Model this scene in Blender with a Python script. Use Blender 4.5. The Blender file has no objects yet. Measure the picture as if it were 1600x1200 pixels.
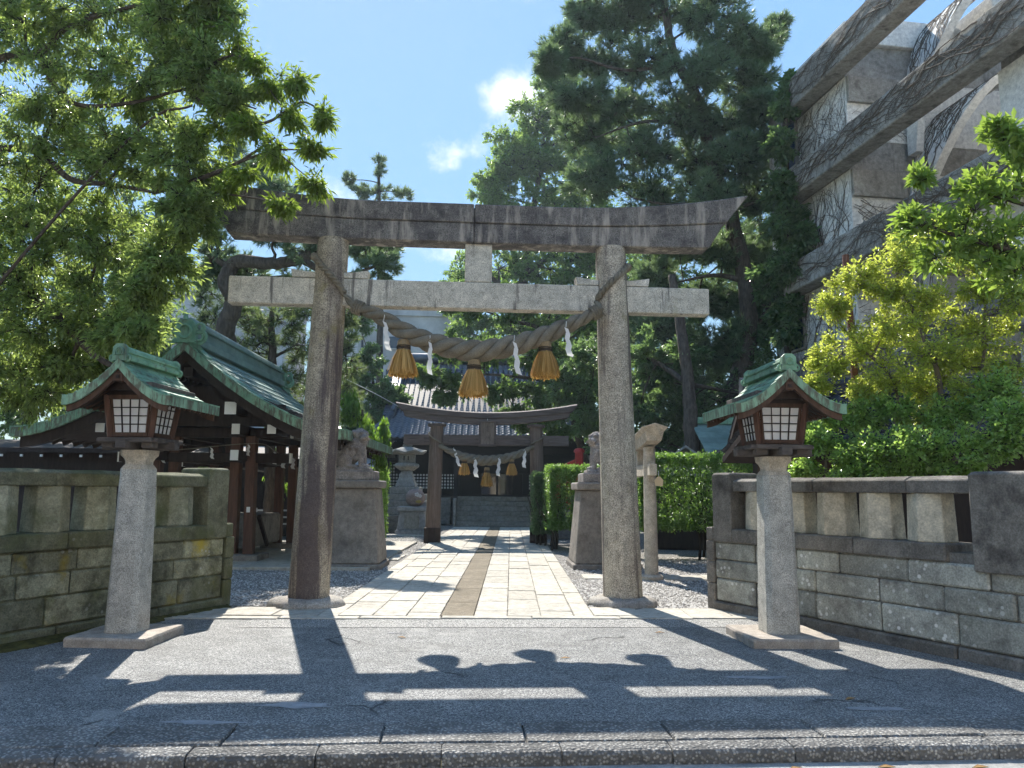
import bpy, bmesh, math, random
import numpy as np
from mathutils import Vector, Matrix, Quaternion

random.seed(7)
SC = bpy.context.scene
COL = SC.collection
R = math.radians

# ------------------------------------------------------------------ camera, sky, sun, exposure
FPX = 1202.0                      # focal length in pixels of a 1600 px wide frame
PITCH = math.atan(165 / FPX)
ROLL = R(0.5)
CAMZ = 1.5
cam_d = bpy.data.cameras.new('camera')
cam = bpy.data.objects.new('camera', cam_d)
COL.objects.link(cam)
cam_d.sensor_width = 36.0
cam_d.lens = 36.0 * FPX / 1600.0
cam_d.clip_end = 3000
cam_d.clip_start = 0.05
cam.matrix_world = Matrix.Translation((0, 0, CAMZ)) @ Matrix.Rotation(math.pi / 2 + PITCH, 4, 'X') @ Matrix.Rotation(ROLL, 4, 'Z')
SC.camera = cam

HAZE = 0.0005
SKY_EVEN, SKY_LEVEL = 0.75, 1.70
SUN_AZ, SUN_EL = R(-15.7), R(45.5)       # azimuth from +Y, clockwise
SUN = Vector((math.sin(SUN_AZ) * math.cos(SUN_EL), math.cos(SUN_AZ) * math.cos(SUN_EL), math.sin(SUN_EL)))
world = bpy.data.worlds.new('World')
SC.world = world
world.use_nodes = True
wn = world.node_tree
wn.nodes.clear()
sky = wn.nodes.new('ShaderNodeTexSky')
sky.sky_type = 'NISHITA'
sky.sun_disc = False
sky.sun_elevation = SUN_EL
sky.sun_rotation = SUN_AZ
sky.altitude = 50
sky.air_density = 1.15
sky.dust_density = 0.12
sky.ozone_density = 1.6
bg = wn.nodes.new('ShaderNodeBackground')
bg.inputs['Strength'].default_value = 0.08
wo = wn.nodes.new('ShaderNodeOutputWorld')
wn.links.new(bg.outputs[0], wo.inputs[0])

sun_d = bpy.data.lights.new('sun', 'SUN')
sun_d.energy = 2.8
sun_d.angle = R(0.53)
sun_d.color = (1.0, 0.95, 0.87)
sun_o = bpy.data.objects.new('sun', sun_d)
COL.objects.link(sun_o)
sun_o.rotation_euler = SUN.to_track_quat('Z', 'Y').to_euler()
sun_o.location = (-6, 20, 25)

SC.view_settings.view_transform = 'Standard'
SC.view_settings.look = 'None'
SC.view_settings.gamma = 1.0
SC.view_settings.use_curve_mapping = False
SC.view_settings.exposure = 1.74
SC.render.engine = 'CYCLES'
cy = SC.cycles
cy.use_denoising = True
cy.max_bounces = 6
cy.use_adaptive_sampling = True
cy.adaptive_threshold = 0.025
cy.use_light_tree = False
cy.diffuse_bounces = 3
cy.glossy_bounces = 2
cy.transmission_bounces = 4
cy.transparent_max_bounces = 6
cy.sample_clamp_indirect = 6
cy.caustics_reflective = False
cy.caustics_refractive = False


def ray(px, py):
    u, v = (px - 800) / FPX, (600 - py) / FPX
    u, v = u * math.cos(ROLL) - v * math.sin(ROLL), u * math.sin(ROLL) + v * math.cos(ROLL)
    return Vector((u, math.cos(PITCH) - v * math.sin(PITCH), math.sin(PITCH) + v * math.cos(PITCH)))


def at(px, py, Y):                # the point at depth Y seen at a measured place in the photograph
    d = ray(px, py)
    return Vector((0, 0, CAMZ)) + d * (Y / d.y)


def wlink(a, b): wn.links.new(a, b)


def wnode(t, **kw):
    n = wn.nodes.new(t)
    for k, v in kw.items(): setattr(n, k, v)
    return n


# clouds: small cumulus banks at fixed directions of the sky, shaped by noise
tcw = wnode('ShaderNodeTexCoord')
cn = wnode('ShaderNodeTexNoise')
cn.inputs['Scale'].default_value = 13
cn.inputs['Detail'].default_value = 9
cn.inputs['Roughness'].default_value = 0.62
wlink(tcw.outputs['Generated'], cn.inputs['Vector'])
total = None
for px, py, sx, sz, amt in ((712, 238, .045, .03, 1.0), (818, 150, .06, .05, 1.05), (850, 190, .07, .05, .95), (525, 300, .05, .035, .9),
                            (640, 385, .12, .025, .8), (820, -8, .03, .012, .6), (470, 60, .22, .12, .30), (300, 150, .3, .2, .35), (1500, -120, .3, .1, .5), (-500, 200, .5, .15, .7), (2300, 250, .5, .12, .7)):
    d = ray(px, py).normalized()
    m = wnode('ShaderNodeVectorMath', operation='SUBTRACT')
    wlink(tcw.outputs['Generated'], m.inputs[0]); m.inputs[1].default_value = d
    m2 = wnode('ShaderNodeVectorMath', operation='MULTIPLY')
    wlink(m.outputs[0], m2.inputs[0]); m2.inputs[1].default_value = (1 / sx, 1 / sx, 1 / sz)
    l = wnode('ShaderNodeVectorMath', operation='LENGTH'); wlink(m2.outputs[0], l.inputs[0])
    mr = wnode('ShaderNodeMapRange'); mr.clamp = True
    wlink(l.outputs['Value'], mr.inputs[0])
    mr.inputs[1].default_value = 1.6; mr.inputs[2].default_value = 0.0
    mr.inputs[3].default_value = 0; mr.inputs[4].default_value = amt
    if total is None: total = mr.outputs[0]
    else:
        a = wnode('ShaderNodeMath', operation='MAXIMUM'); wlink(total, a.inputs[0]); wlink(mr.outputs[0], a.inputs[1]); total = a.outputs[0]
s1 = wnode('ShaderNodeMath', operation='MULTIPLY_ADD')       # mask + (noise-.5)
wlink(cn.outputs['Fac'], s1.inputs[0]); s1.inputs[1].default_value = 2.2; s1.inputs[2].default_value = -1.55
s2 = wnode('ShaderNodeMath', operation='ADD'); wlink(s1.outputs[0], s2.inputs[0]); wlink(total, s2.inputs[1])
cr = wnode('ShaderNodeMapRange', interpolation_type='SMOOTHSTEP'); wlink(s2.outputs[0], cr.inputs[0])
cr.inputs[1].default_value = 0.0; cr.inputs[2].default_value = 0.75; cr.inputs[3].default_value = 0; cr.inputs[4].default_value = 0.92
gate = wnode('ShaderNodeMath', operation='GREATER_THAN'); wlink(total, gate.inputs[0]); gate.inputs[1].default_value = 0.001
g2 = wnode('ShaderNodeMath', operation='MULTIPLY'); wlink(gate.outputs[0], g2.inputs[0]); wlink(cr.outputs[0], g2.inputs[1])
mx = wnode('ShaderNodeMix', data_type='RGBA')
wlink(g2.outputs[0], mx.inputs['Factor'])
bw = wnode('ShaderNodeRGBToBW'); wlink(sky.outputs[0], bw.inputs[0])           # even out the very bright air round the sun
pw = wnode('ShaderNodeMath', operation='POWER'); wlink(bw.outputs[0], pw.inputs[0]); pw.inputs[1].default_value = -SKY_EVEN
pm = wnode('ShaderNodeMath', operation='MULTIPLY'); wlink(pw.outputs[0], pm.inputs[0]); pm.inputs[1].default_value = SKY_LEVEL
sv = wnode('ShaderNodeVectorMath', operation='SCALE'); wlink(sky.outputs[0], sv.inputs[0]); wlink(pm.outputs[0], sv.inputs['Scale'])
tn = wnode('ShaderNodeVectorMath', operation='MULTIPLY'); wlink(sv.outputs[0], tn.inputs[0]); tn.inputs[1].default_value = (.86, 1.0, 1.04)   # clear summer blue
wlink(tn.outputs[0], mx.inputs[6])
mx.inputs[7].default_value = (5.4, 5.5, 5.6, 1)
wlink(mx.outputs[2], bg.inputs['Color'])


# ------------------------------------------------------------------ mesh helpers
def link(name, me, mat=None, parent=None):
    o = bpy.data.objects.new(name, me)
    COL.objects.link(o)
    if mat is not None and me is not None and not me.materials: me.materials.append(mat)
    if parent is not None: o.parent = parent
    return o


def tag(o, label=None, cat=None, group=None, kind=None):
    if label: o['label'] = label
    if cat: o['category'] = cat
    if group: o['group'] = group
    if kind: o['kind'] = kind
    return o


def empty(name, loc=(0, 0, 0), rz=0.0, label=None, cat=None, group=None):
    o = bpy.data.objects.new(name, None)
    COL.objects.link(o)
    o.location = loc
    o.rotation_euler = (0, 0, rz)
    o.empty_display_size = 0.1
    return tag(o, label, cat, group)


def kids(o): return [c for c in bpy.data.objects if c.parent == o]


def copy_tree(o, parent=None):
    ch = kids(o)
    c = o.copy()
    COL.objects.link(c)
    if parent is not None: c.parent = parent
    for k in ch: copy_tree(k, c)
    return c


class MB:
    def __init__(self): self.v, self.f = [], []

    def add(self, vs, fs):
        o = len(self.v)
        self.v += [tuple(p) for p in vs]
        self.f += [tuple(i + o for i in f) for f in fs]
        return self

    def box(self, c, s, rz=0.0, M=None):
        hx, hy, hz = s[0] / 2, s[1] / 2, s[2] / 2
        vs = [Vector((x * hx, y * hy, z * hz)) for z in (-1, 1) for y in (-1, 1) for x in (-1, 1)]
        T = Matrix.Translation(c) @ Matrix.Rotation(rz, 4, 'Z')
        if M is not None: T = Matrix.Translation(c) @ M
        vs = [T @ p for p in vs]
        return self.add(vs, [(0, 2, 3, 1), (4, 5, 7, 6), (0, 1, 5, 4), (2, 6, 7, 3), (0, 4, 6, 2), (1, 3, 7, 5)])

    def bar(self, a, b, w, h, up=(0, 0, 1)):          # a rectangular bar from a to b
        a, b = Vector(a), Vector(b)
        d = (b - a); L = d.length; d.normalize()
        u = Vector(up)
        s = d.cross(u)
        if s.length < 1e-4: s = d.cross(Vector((0, 1, 0)))
        s.normalize(); u = s.cross(d)
        vs = []
        for p in (a, b):
            for x, y in ((-1, -1), (1, -1), (1, 1), (-1, 1)):
                vs.append(p + s * (x * w / 2) + u * (y * h / 2))
        return self.add(vs, [(3, 2, 1, 0), (4, 5, 6, 7), (0, 1, 5, 4), (1, 2, 6, 5), (2, 3, 7, 6), (3, 0, 4, 7)])

    def frustum(self, c, s0, s1, h, rz=0.0, n=4, cham=0.0):    # rectangle s0 at the base to s1 at the top
        vs = []
        for (sx, sy), z in ((s0, 0), (s1, h)):
            if cham > 0:
                k = cham
                pts = [(-sx / 2 + k, -sy / 2), (sx / 2 - k, -sy / 2), (sx / 2, -sy / 2 + k), (sx / 2, sy / 2 - k), (sx / 2 - k, sy / 2), (-sx / 2 + k, sy / 2), (-sx / 2, sy / 2 - k), (-sx / 2, -sy / 2 + k)]
            else:
                pts = [(-sx / 2, -sy / 2), (sx / 2, -sy / 2), (sx / 2, sy / 2), (-sx / 2, sy / 2)]
            for x, y in pts:
                vs.append((c[0] + x * math.cos(rz) - y * math.sin(rz), c[1] + x * math.sin(rz) + y * math.cos(rz), c[2] + z))
        k = len(vs) // 2
        fs = [tuple(range(k - 1, -1, -1)), tuple(range(k, 2 * k))] + [(i, (i + 1) % k, k + (i + 1) % k, k + i) for i in range(k)]
        return self.add(vs, fs)

    def loft(self, secs, cap=True, closed=True):
        n = len(secs[0]); vs = [p for s in secs for p in s]; fs = []
        for i in range(len(secs) - 1):
            for j in range(n if closed else n - 1):
                a, b = i * n + j, i * n + (j + 1) % n
                fs.append((a, b, b + n, a + n))
        if cap and closed:
            fs.append(tuple(range(n - 1, -1, -1)))
            fs.append(tuple((len(secs) - 1) * n + j for j in range(n)))
        return self.add(vs, fs)

    def tube(self, pts, rads, n=8, cap=True):
        pts = [Vector(p) for p in pts]
        if not hasattr(rads, '__len__'): rads = [rads] * len(pts)
        secs = []
        ref = None
        for i, p in enumerate(pts):
            d = (pts[min(i + 1, len(pts) - 1)] - pts[max(i - 1, 0)])
            if d.length < 1e-9: d = Vector((0, 0, 1))
            d.normalize()
            if ref is None:
                ref = Vector((1, 0, 0)) if abs(d.x) < .9 else Vector((0, 1, 0))
            s = (ref - d * ref.dot(d)).normalized()
            t = d.cross(s)
            ref = s
            secs.append([p + s * (rads[i] * math.cos(2 * math.pi * k / n)) + t * (rads[i] * math.sin(2 * math.pi * k / n)) for k in range(n)])
        return self.loft(secs, cap)

    def lathe(self, prof, n=24, c=(0, 0, 0), rz=0.0, sq=None):
        secs = [[(c[0] + r * math.cos(rz + 2 * math.pi * k / n), c[1] + r * math.sin(rz + 2 * math.pi * k / n), c[2] + z) for k in range(n)] for r, z in prof]
        return self.loft(secs)

    def mesh(self, name, bevel=0.0, smooth=False, seg=1, angle=35):
        me = bpy.data.meshes.new(name)
        me.from_pydata(self.v, [], self.f)
        bm = bmesh.new(); bm.from_mesh(me)
        bmesh.ops.recalc_face_normals(bm, faces=bm.faces)
        if bevel > 0:
            es = [e for e in bm.edges if len(e.link_faces) == 2 and e.calc_face_angle(0) > R(angle)]
            bmesh.ops.bevel(bm, geom=es, offset=bevel, segments=seg, affect='EDGES', clamp_overlap=True)
        bm.to_mesh(me); bm.free()
        if smooth:
            me.polygons.foreach_set('use_smooth', [True] * len(me.polygons))
            if smooth != 'all':
                try: me.set_sharp_from_angle(angle=R(smooth if smooth is not True else 40))
                except Exception: pass
        return me

    def build(self, name, mat, parent=None, bevel=0.0, smooth=False, seg=1, angle=35):
        return link(name, self.mesh(name, bevel, smooth, seg, angle), mat, parent)


def BX(c, s, rz=0.0, M=None): return MB().box(c, s, rz, M)


def poly_sheet(name, pts, mat, z=None, parent=None):
    return MB().add([(p[0], p[1], p[2] if len(p) > 2 else z) for p in pts], [tuple(range(len(pts)))]).build(name, mat, parent)


def np_mesh(name, V, faces, rnd=None):
    """faces: list of (n,k) int arrays"""
    me = bpy.data.meshes.new(name)
    me.vertices.add(len(V))
    me.vertices.foreach_set('co', np.asarray(V, dtype=np.float32).ravel())
    loops = np.concatenate([f.ravel() for f in faces]).astype(np.int32)
    tot = np.concatenate([np.full(len(f), f.shape[1]) for f in faces]).astype(np.int32)
    start = np.concatenate([[0], np.cumsum(tot)[:-1]]).astype(np.int32)
    me.loops.add(len(loops)); me.loops.foreach_set('vertex_index', loops)
    me.polygons.add(len(tot)); me.polygons.foreach_set('loop_start', start)
    try: me.polygons.foreach_set('loop_total', tot)
    except Exception: pass
    if rnd is not None:
        a = me.attributes.new('rnd', 'FLOAT', 'POINT')
        a.data.foreach_set('value', np.asarray(rnd, dtype=np.float32))
    me.update(calc_edges=True)
    return me


# ------------------------------------------------------------------ material helpers
class MT:
    def __init__(self, name, rough=0.8, spec=0.3, metal=0.0):
        m = bpy.data.materials.new(name)
        m.use_nodes = True
        self.m, self.nt = m, m.node_tree
        self.b = self.nt.nodes['Principled BSDF']
        self.out = self.nt.nodes['Material Output']
        self.b.inputs['Roughness'].default_value = rough
        self.b.inputs['Specular IOR Level'].default_value = spec
        self.b.inputs['Metallic'].default_value = metal
        self._pos = None

    def n(self, t, **kw):
        x = self.nt.nodes.new(t)
        for k, v in kw.items(): setattr(x, k, v)
        return x

    def l(self, a, b): self.nt.links.new(a, b)

    def pos(self, sc=(1, 1, 1), local=False):
        g = self.n('ShaderNodeTexCoord').outputs['Object'] if local else self.n('ShaderNodeNewGeometry').outputs['Position']
        mp = self.n('ShaderNodeMapping')
        mp.inputs['Scale'].default_value = sc
        self.l(g, mp.inputs['Vector'])
        return mp.outputs[0]

    def noise(self, scale=5, detail=4, rough=.55, vec=None, dist=0.0, sc=(1, 1, 1)):
        t = self.n('ShaderNodeTexNoise')
        t.inputs['Scale'].default_value = scale
        t.inputs['Detail'].default_value = detail
        t.inputs['Roughness'].default_value = rough
        t.inputs['Distortion'].default_value = dist
        self.l(vec if vec is not None else self.pos(sc), t.inputs['Vector'])
        return t.outputs['Fac']

    def voro(self, scale=5, feature='F1', vec=None, out='Distance', rand=1.0):
        t = self.n('ShaderNodeTexVoronoi', feature=feature)
        t.inputs['Scale'].default_value = scale
        t.inputs['Randomness'].default_value = rand
        self.l(vec if vec is not None else self.pos(), t.inputs['Vector'])
        return t.outputs[out]

    def ramp(self, fac, a, b, lo=0.0, hi=1.0):
        r = self.n('ShaderNodeMapRange'); r.clamp = True
        self.l(fac, r.inputs[0])
        for i, v in enumerate((a, b, lo, hi)): r.inputs[i + 1].default_value = v
        return r.outputs[0]

    def col(self, c):
        r = self.n('ShaderNodeRGB'); r.outputs[0].default_value = (c[0], c[1], c[2], 1); return r.outputs[0]

    def mix(self, fac, a, b, mode='MIX'):
        x = self.n('ShaderNodeMix', data_type='RGBA', blend_type=mode)
        if isinstance(fac, (int, float)): x.inputs['Factor'].default_value = fac
        else: self.l(fac, x.inputs['Factor'])
        for i, c in ((6, a), (7, b)):
            if isinstance(c, tuple): x.inputs[i].default_value = (c[0], c[1], c[2], 1)
            else: self.l(c, x.inputs[i])
        return x.outputs[2]

    def math(self, op, a, b=0.0):
        x = self.n('ShaderNodeMath', operation=op)
        for i, c in enumerate((a, b)):
            if isinstance(c, (int, float)): x.inputs[i].default_value = c
            else: self.l(c, x.inputs[i])
        return x.outputs[0]

    def gray(self, val):          # scalar -> colour
        x = self.n('ShaderNodeCombineColor')
        for i in range(3): self.l(val, x.inputs[i])
        return x.outputs[0]

    def mul(self, c, val): return self.mix(1.0, c, self.gray(val), 'MULTIPLY')

    def rnd(self, lo, hi):
        return self.ramp(self.n('ShaderNodeObjectInfo').outputs['Random'], 0, 1, lo, hi)

    def bump(self, h, strength=.3, dist=.01, prev=None):
        b = self.n('ShaderNodeBump')
        b.inputs['Strength'].default_value = strength
        b.inputs['Distance'].default_value = dist
        self.l(h, b.inputs['Height'])
        if prev is not None: self.l(prev, b.inputs['Normal'])
        return b.outputs[0]

    def done(self, c=None, nrm=None, rough=None):
        if c is not None:
            if isinstance(c, tuple): self.b.inputs['Base Color'].default_value = (c[0], c[1], c[2], 1)
            else: self.l(c, self.b.inputs['Base Color'])
        if nrm is not None: self.l(nrm, self.b.inputs['Normal'])
        if rough is not None: self.l(rough, self.b.inputs['Roughness'])
        return self.m


def stone(name, c1, c2, speck=.35, speck_s=140, stain=None, stain_amt=(.5, .75), streak=None, streak_amt=(.5, .62), moss=None, moss_amt=(.55, .7),
          lichen=None, lichen_amt=.52, yellow=None, vary=.12, rough=.88, bump=.35, big=1.6, streak_sc=(4, 4, .45)):
    t = MT(name, rough, .2)
    c = t.mix(t.ramp(t.noise(big, 7, .62), .36, .64), c1, c2)
    c = t.mul(c, t.ramp(t.noise(9, 7, .7), .3, .7, .66, 1.26))
    sp = t.noise(speck_s, 2, .7)
    c = t.mul(c, t.ramp(sp, .3, .7, 1 - speck, 1 + speck))
    if moss:
        c = t.mix(t.math('MULTIPLY', t.ramp(t.noise(2.3, 7, .65), *moss_amt), .8), c, moss)
    if stain:
        c = t.mix(t.math('MULTIPLY', t.ramp(t.noise(3.1, 9, .7), *stain_amt), .88), c, stain)
    if streak:
        c = t.mix(t.math('MULTIPLY', t.ramp(t.noise(1.0, 6, .62, sc=streak_sc), *streak_amt), .85), c, streak)
    if yellow:
        c = t.mix(t.math('MULTIPLY', t.ramp(t.noise(1.35, 5, .6), .545, .64), .8), c, yellow)
    if lichen:
        sv = t.ramp(t.voro(12, vec=None), .20, .27, 1, 0)
        mk = t.ramp(t.noise(1.7, 3), lichen_amt, lichen_amt + .1)
        c = t.mix(t.math('MULTIPLY', t.math('MULTIPLY', sv, mk), .9), c, lichen)
    if vary: c = t.mul(c, t.rnd(1 - vary, 1 + vary))
    nb = t.bump(t.noise(26, 6, .7), bump, .012)
    nb = t.bump(sp, bump * .6, .003, nb)
    return t.done(c, nb)


def plain(name, c, rough=.7, spec=.3, metal=0, vary=.0, ns=None, grain=None, bump=0.0):
    t = MT(name, rough, spec, metal)
    cc = t.col(c)
    if ns: cc = t.mul(cc, t.ramp(t.noise(ns, 5, .6), .3, .7, .72, 1.25))
    if grain:                                   # wood grain: noise stretched along one axis
        g = t.noise(1.0, 6, .65, sc=grain)
        cc = t.mul(cc, t.ramp(g, .3, .7, .6, 1.4))
    if vary: cc = t.mul(cc, t.rnd(1 - vary, 1 + vary))
    nb = None
    if bump: nb = t.bump(t.noise(ns or 30, 6, .7), bump, .01)
    return t.done(cc, nb)


def leafmat(name, dark, light, trans=.5, rough=.42, spec=.45, tcol=None):
    t = MT(name, rough, spec)
    a = t.n('ShaderNodeAttribute', attribute_name='rnd').outputs['Fac']
    c = t.mix(a, dark, light)
    c = t.mul(c, t.ramp(t.noise(1.1, 3), .35, .65, .8, 1.2))
    tr = t.n('ShaderNodeBsdfTranslucent')
    tc = tcol or tuple(min(.8, x * k) for x, k in zip(light, (2.0, 2.1, 1.25)))
    t.l(t.mix(a, tuple(x * .75 for x in tc), tc), tr.inputs['Color'])
    ms = t.n('ShaderNodeMixShader'); ms.inputs[0].default_value = trans
    t.l(c, t.b.inputs['Base Color'])
    t.l(t.b.outputs[0], ms.inputs[1]); t.l(tr.outputs[0], ms.inputs[2])
    t.l(ms.outputs[0], t.out.inputs['Surface'])
    return t.m

# ------------------------------------------------------------------ materials
M = {}
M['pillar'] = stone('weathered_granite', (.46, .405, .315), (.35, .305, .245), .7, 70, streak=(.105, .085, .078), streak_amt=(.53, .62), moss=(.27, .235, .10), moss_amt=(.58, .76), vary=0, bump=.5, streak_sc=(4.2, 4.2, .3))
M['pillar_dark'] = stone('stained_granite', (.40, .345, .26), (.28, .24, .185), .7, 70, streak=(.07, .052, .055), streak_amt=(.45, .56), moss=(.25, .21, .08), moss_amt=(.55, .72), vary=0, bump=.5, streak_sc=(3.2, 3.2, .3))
M['kasagi'] = stone('blackened_granite', (.185, .17, .155), (.12, .11, .105), .6, 75, stain=(.06, .055, .056), stain_amt=(.5, .66), streak=(.42, .375, .32), streak_amt=(.52, .66), vary=0, bump=.6, streak_sc=(6.5, 6.5, 1.1))
M['nuki'] = stone('pale_granite_beam', (.55, .51, .43), (.46, .43, .36), .5, 90, streak=(.10, .09, .085), streak_amt=(.585, .66), moss=(.22, .21, .11), moss_amt=(.62, .8), vary=.06, bump=.5, streak_sc=(9, 9, .8))
M['basestone'] = stone('rough_base_stone', (.40, .37, .32), (.28, .25, .22), .35, 60, stain=(.09, .08, .06), stain_amt=(.55, .75), bump=.8)
M['post'] = stone('lantern_granite', (.47, .45, .395), (.40, .38, .33), .55, 110, moss=(.13, .12, .07), moss_amt=(.62, .82), vary=.03, bump=.35)
M['plinth'] = stone('plinth_granite', (.43, .38, .32), (.36, .315, .265), .28, 110, stain=(.16, .13, .10), stain_amt=(.6, .8), vary=.06)
M['wallL'] = stone('mossy_wall_stone', (.33, .325, .225), (.20, .195, .125), .3, 60, stain=(.075, .073, .045), stain_amt=(.48, .62), streak=(.30, .29, .25), streak_amt=(.64, .76), moss=(.12, .125, .04), moss_amt=(.5, .68), lichen=(.42, .42, .38), lichen_amt=.56, yellow=(.36, .27, .03), vary=.3, bump=.9)
M['wallR'] = stone('lichened_wall_stone', (.44, .435, .37), (.32, .315, .27), .3, 60, stain=(.14, .13, .115), stain_amt=(.52, .7), moss=(.12, .12, .06), moss_amt=(.58, .75), lichen=(.66, .65, .6), lichen_amt=.46, vary=.24, bump=.9)
M['coping'] = stone('dark_coping_stone', (.235, .215, .185), (.155, .14, .12), .3, 60, stain=(.045, .04, .035), stain_amt=(.5, .7), lichen=(.42, .41, .38), lichen_amt=.66, vary=.12, bump=.9)
M['copingL'] = stone('green_coping_stone', (.21, .205, .135), (.135, .133, .08), .3, 60, stain=(.05, .05, .035), stain_amt=(.5, .7), moss=(.10, .11, .045), moss_amt=(.45, .65), lichen=(.4, .4, .36), lichen_amt=.66, vary=.12, bump=.9)
M['balR'] = stone('cream_baluster_stone', (.64, .575, .44), (.54, .485, .37), .22, 50, stain=(.12, .105, .09), stain_amt=(.56, .76), vary=.1, bump=.8)
M['balL'] = stone('green_baluster_stone', (.37, .365, .265), (.28, .275, .18), .25, 50, stain=(.08, .08, .05), stain_amt=(.55, .75), moss=(.11, .12, .05), moss_amt=(.5, .7), vary=.14, bump=.8)
M['slab'] = stone('path_granite', (.49, .455, .385), (.41, .38, .32), .18, 130, stain=(.27, .235, .18), stain_amt=(.58, .85), vary=.10, bump=.25)
M['strip'] = stone('brown_path_strip', (.215, .18, .13), (.17, .142, .10), .4, 90, vary=.06, bump=.7)
M['pedestal'] = stone('dark_pedestal_concrete', (.27, .245, .215), (.19, .17, .15), .22, 90, stain=(.07, .063, .06), stain_amt=(.52, .75), streak=(.26, .25, .23), streak_amt=(.64, .78), vary=.05, bump=.5)
M['komainu'] = stone('guardian_stone', (.34, .30, .27), (.24, .21, .19), .4, 60, stain=(.09, .08, .075), stain_amt=(.52, .7), vary=0, bump=.9)
M['toro'] = stone('old_lantern_stone', (.33, .32, .29), (.25, .24, .21), .3, 60, stain=(.11, .10, .09), stain_amt=(.55, .75), vary=.08, bump=.7)
M['sidetorii'] = stone('cream_granite', (.52, .46, .37), (.43, .375, .30), .3, 80, stain=(.25, .21, .15), stain_amt=(.58, .8), vary=.03, bump=.4)
M['boulder'] = stone('pink_brown_stone', (.33, .25, .22), (.26, .2, .18), .25, 50, vary=0, bump=.4)
M['inlay'] = plain('pale_carving', (.62, .6, .58), .6)
M['ochre'] = plain('ochre_carving', (.45, .33, .10), .6)
M['concrete'] = stone('stained_concrete', (.40, .38, .34), (.28, .265, .235), .15, 40, stain=(.10, .092, .085), stain_amt=(.5, .72), streak=(.12, .11, .10), streak_amt=(.56, .7), vary=.05, bump=.4, big=.6)
M['whitewall'] = stone('old_white_paint', (.80, .78, .73), (.72, .70, .65), .06, 30, stain=(.45, .42, .38), stain_amt=(.62, .85), vary=.03, bump=.2, big=.5)
M['vine'] = plain('dead_vine_bark', (.13, .105, .082), .9)
M['farwall'] = plain('far_building_paint', (.62, .60, .60), .8, ns=.6)
M['farwall2'] = plain('far_grey_paint', (.50, .50, .52), .8, ns=.6)
M['farglass'] = plain('far_window_glass', (.05, .07, .11), .15, .6)

t = MT('asphalt', .75, .35)
sp = t.voro(150, out='Color')
spv0 = t.n('ShaderNodeSeparateColor'); t.l(t.voro(135, out='Color'), spv0.inputs[0])
spv = t.math('ADD', t.math('MULTIPLY', spv0.outputs[0], .55), t.math('MULTIPLY', t.noise(60, 3, .8), .5))
c = t.mix(t.ramp(t.noise(.9, 6, .6), .3, .7), (.135, .138, .136), (.168, .168, .162))
c = t.mix(t.ramp(spv, .55, .80), c, (.44, .435, .40))
c = t.mix(t.ramp(spv, .46, .30), c, (.045, .046, .05))
c = t.mul(c, t.ramp(t.noise(3.3, 6, .65), .3, .7, .76, 1.2))
c = t.mix(t.math('MULTIPLY', t.ramp(t.noise(1.6, 6, .6), .60, .66), .5), c, (.34, .335, .31))
c = t.mix(t.math('MULTIPLY', t.ramp(t.noise(1.1, 5, .55, sc=(1, 1.6, 1)), .58, .72), .45), c, (.07, .068, .062))
crk = t.n('ShaderNodeVectorMath', operation='ADD')
nz = t.n('ShaderNodeTexNoise'); nz.inputs['Scale'].default_value = 2.2; nz.inputs['Detail'].default_value = 6
t.l(t.pos(), nz.inputs['Vector'])
ns = t.n('ShaderNodeVectorMath', operation='SCALE'); t.l(nz.outputs['Color'], ns.inputs[0]); ns.inputs['Scale'].default_value = .55
t.l(t.pos(), crk.inputs[0]); t.l(ns.outputs[0], crk.inputs[1])
ve = t.voro(.62, 'DISTANCE_TO_EDGE', crk.outputs[0])
line = t.math('MULTIPLY', t.ramp(ve, .004, .012, 1, 0), t.ramp(t.noise(.7, 2), .54, .60))
c = t.mix(t.math('MULTIPLY', line, .85), c, (.03, .03, .03))
h = t.math('SUBTRACT', spv, t.math('MULTIPLY', line, 1.5))
M['asphalt'] = t.done(c, t.bump(h, .8, .008))
M['asphalt_old'] = None
t = MT('worn_asphalt', .8, .3)
spv0 = t.n('ShaderNodeSeparateColor'); t.l(t.voro(120, out='Color'), spv0.inputs[0])
spv = t.math('ADD', t.math('MULTIPLY', spv0.outputs[0], .5), t.math('MULTIPLY', t.noise(60, 3, .8), .5))
c = t.mix(t.ramp(t.noise(1.6, 6, .6), .3, .7), (.15, .148, .142), (.20, .195, .185))
c = t.mix(t.ramp(spv, .50, .66), c, (.52, .51, .47))
c = t.mix(t.ramp(spv, .42, .28), c, (.045, .045, .045))
M['asphalt_old'] = t.done(c, t.bump(spv, .8, .008))
t = MT('exposed_aggregate', .85, .25)
v = t.voro(48); vc = t.voro(48, out='Color')
sepc = t.n('ShaderNodeSeparateColor'); t.l(vc, sepc.inputs[0])
c = t.mix(sepc.outputs[0], (.18, .175, .16), (.42, .405, .37))
c = t.mix(t.ramp(v, .34, .5), c, (.14, .136, .128))
c = t.mul(c, t.ramp(t.noise(4, 6), .3, .7, .65, 1.2))
c = t.mul(c, t.rnd(.85, 1.15))
M['aggregate'] = t.done(c, t.bump(t.math('SUBTRACT', t.noise(9, 6), v), .9, .015))
M['cement'] = stone('cement_patch', (.33, .33, .33), (.27, .27, .27), .08, 60, vary=.05, bump=.3)
M['road'] = stone('road_gutter', (.33, .325, .305), (.27, .265, .25), .25, 90, stain=(.17, .165, .15), stain_amt=(.55, .8), vary=0)
t = MT('gravel', .9, .2)
v = t.voro(38); vc = t.voro(38, out='Color')
sepc = t.n('ShaderNodeSeparateColor'); t.l(vc, sepc.inputs[0])
c = t.mix(sepc.outputs[0], (.20, .19, .17), (.46, .44, .40))
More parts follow.
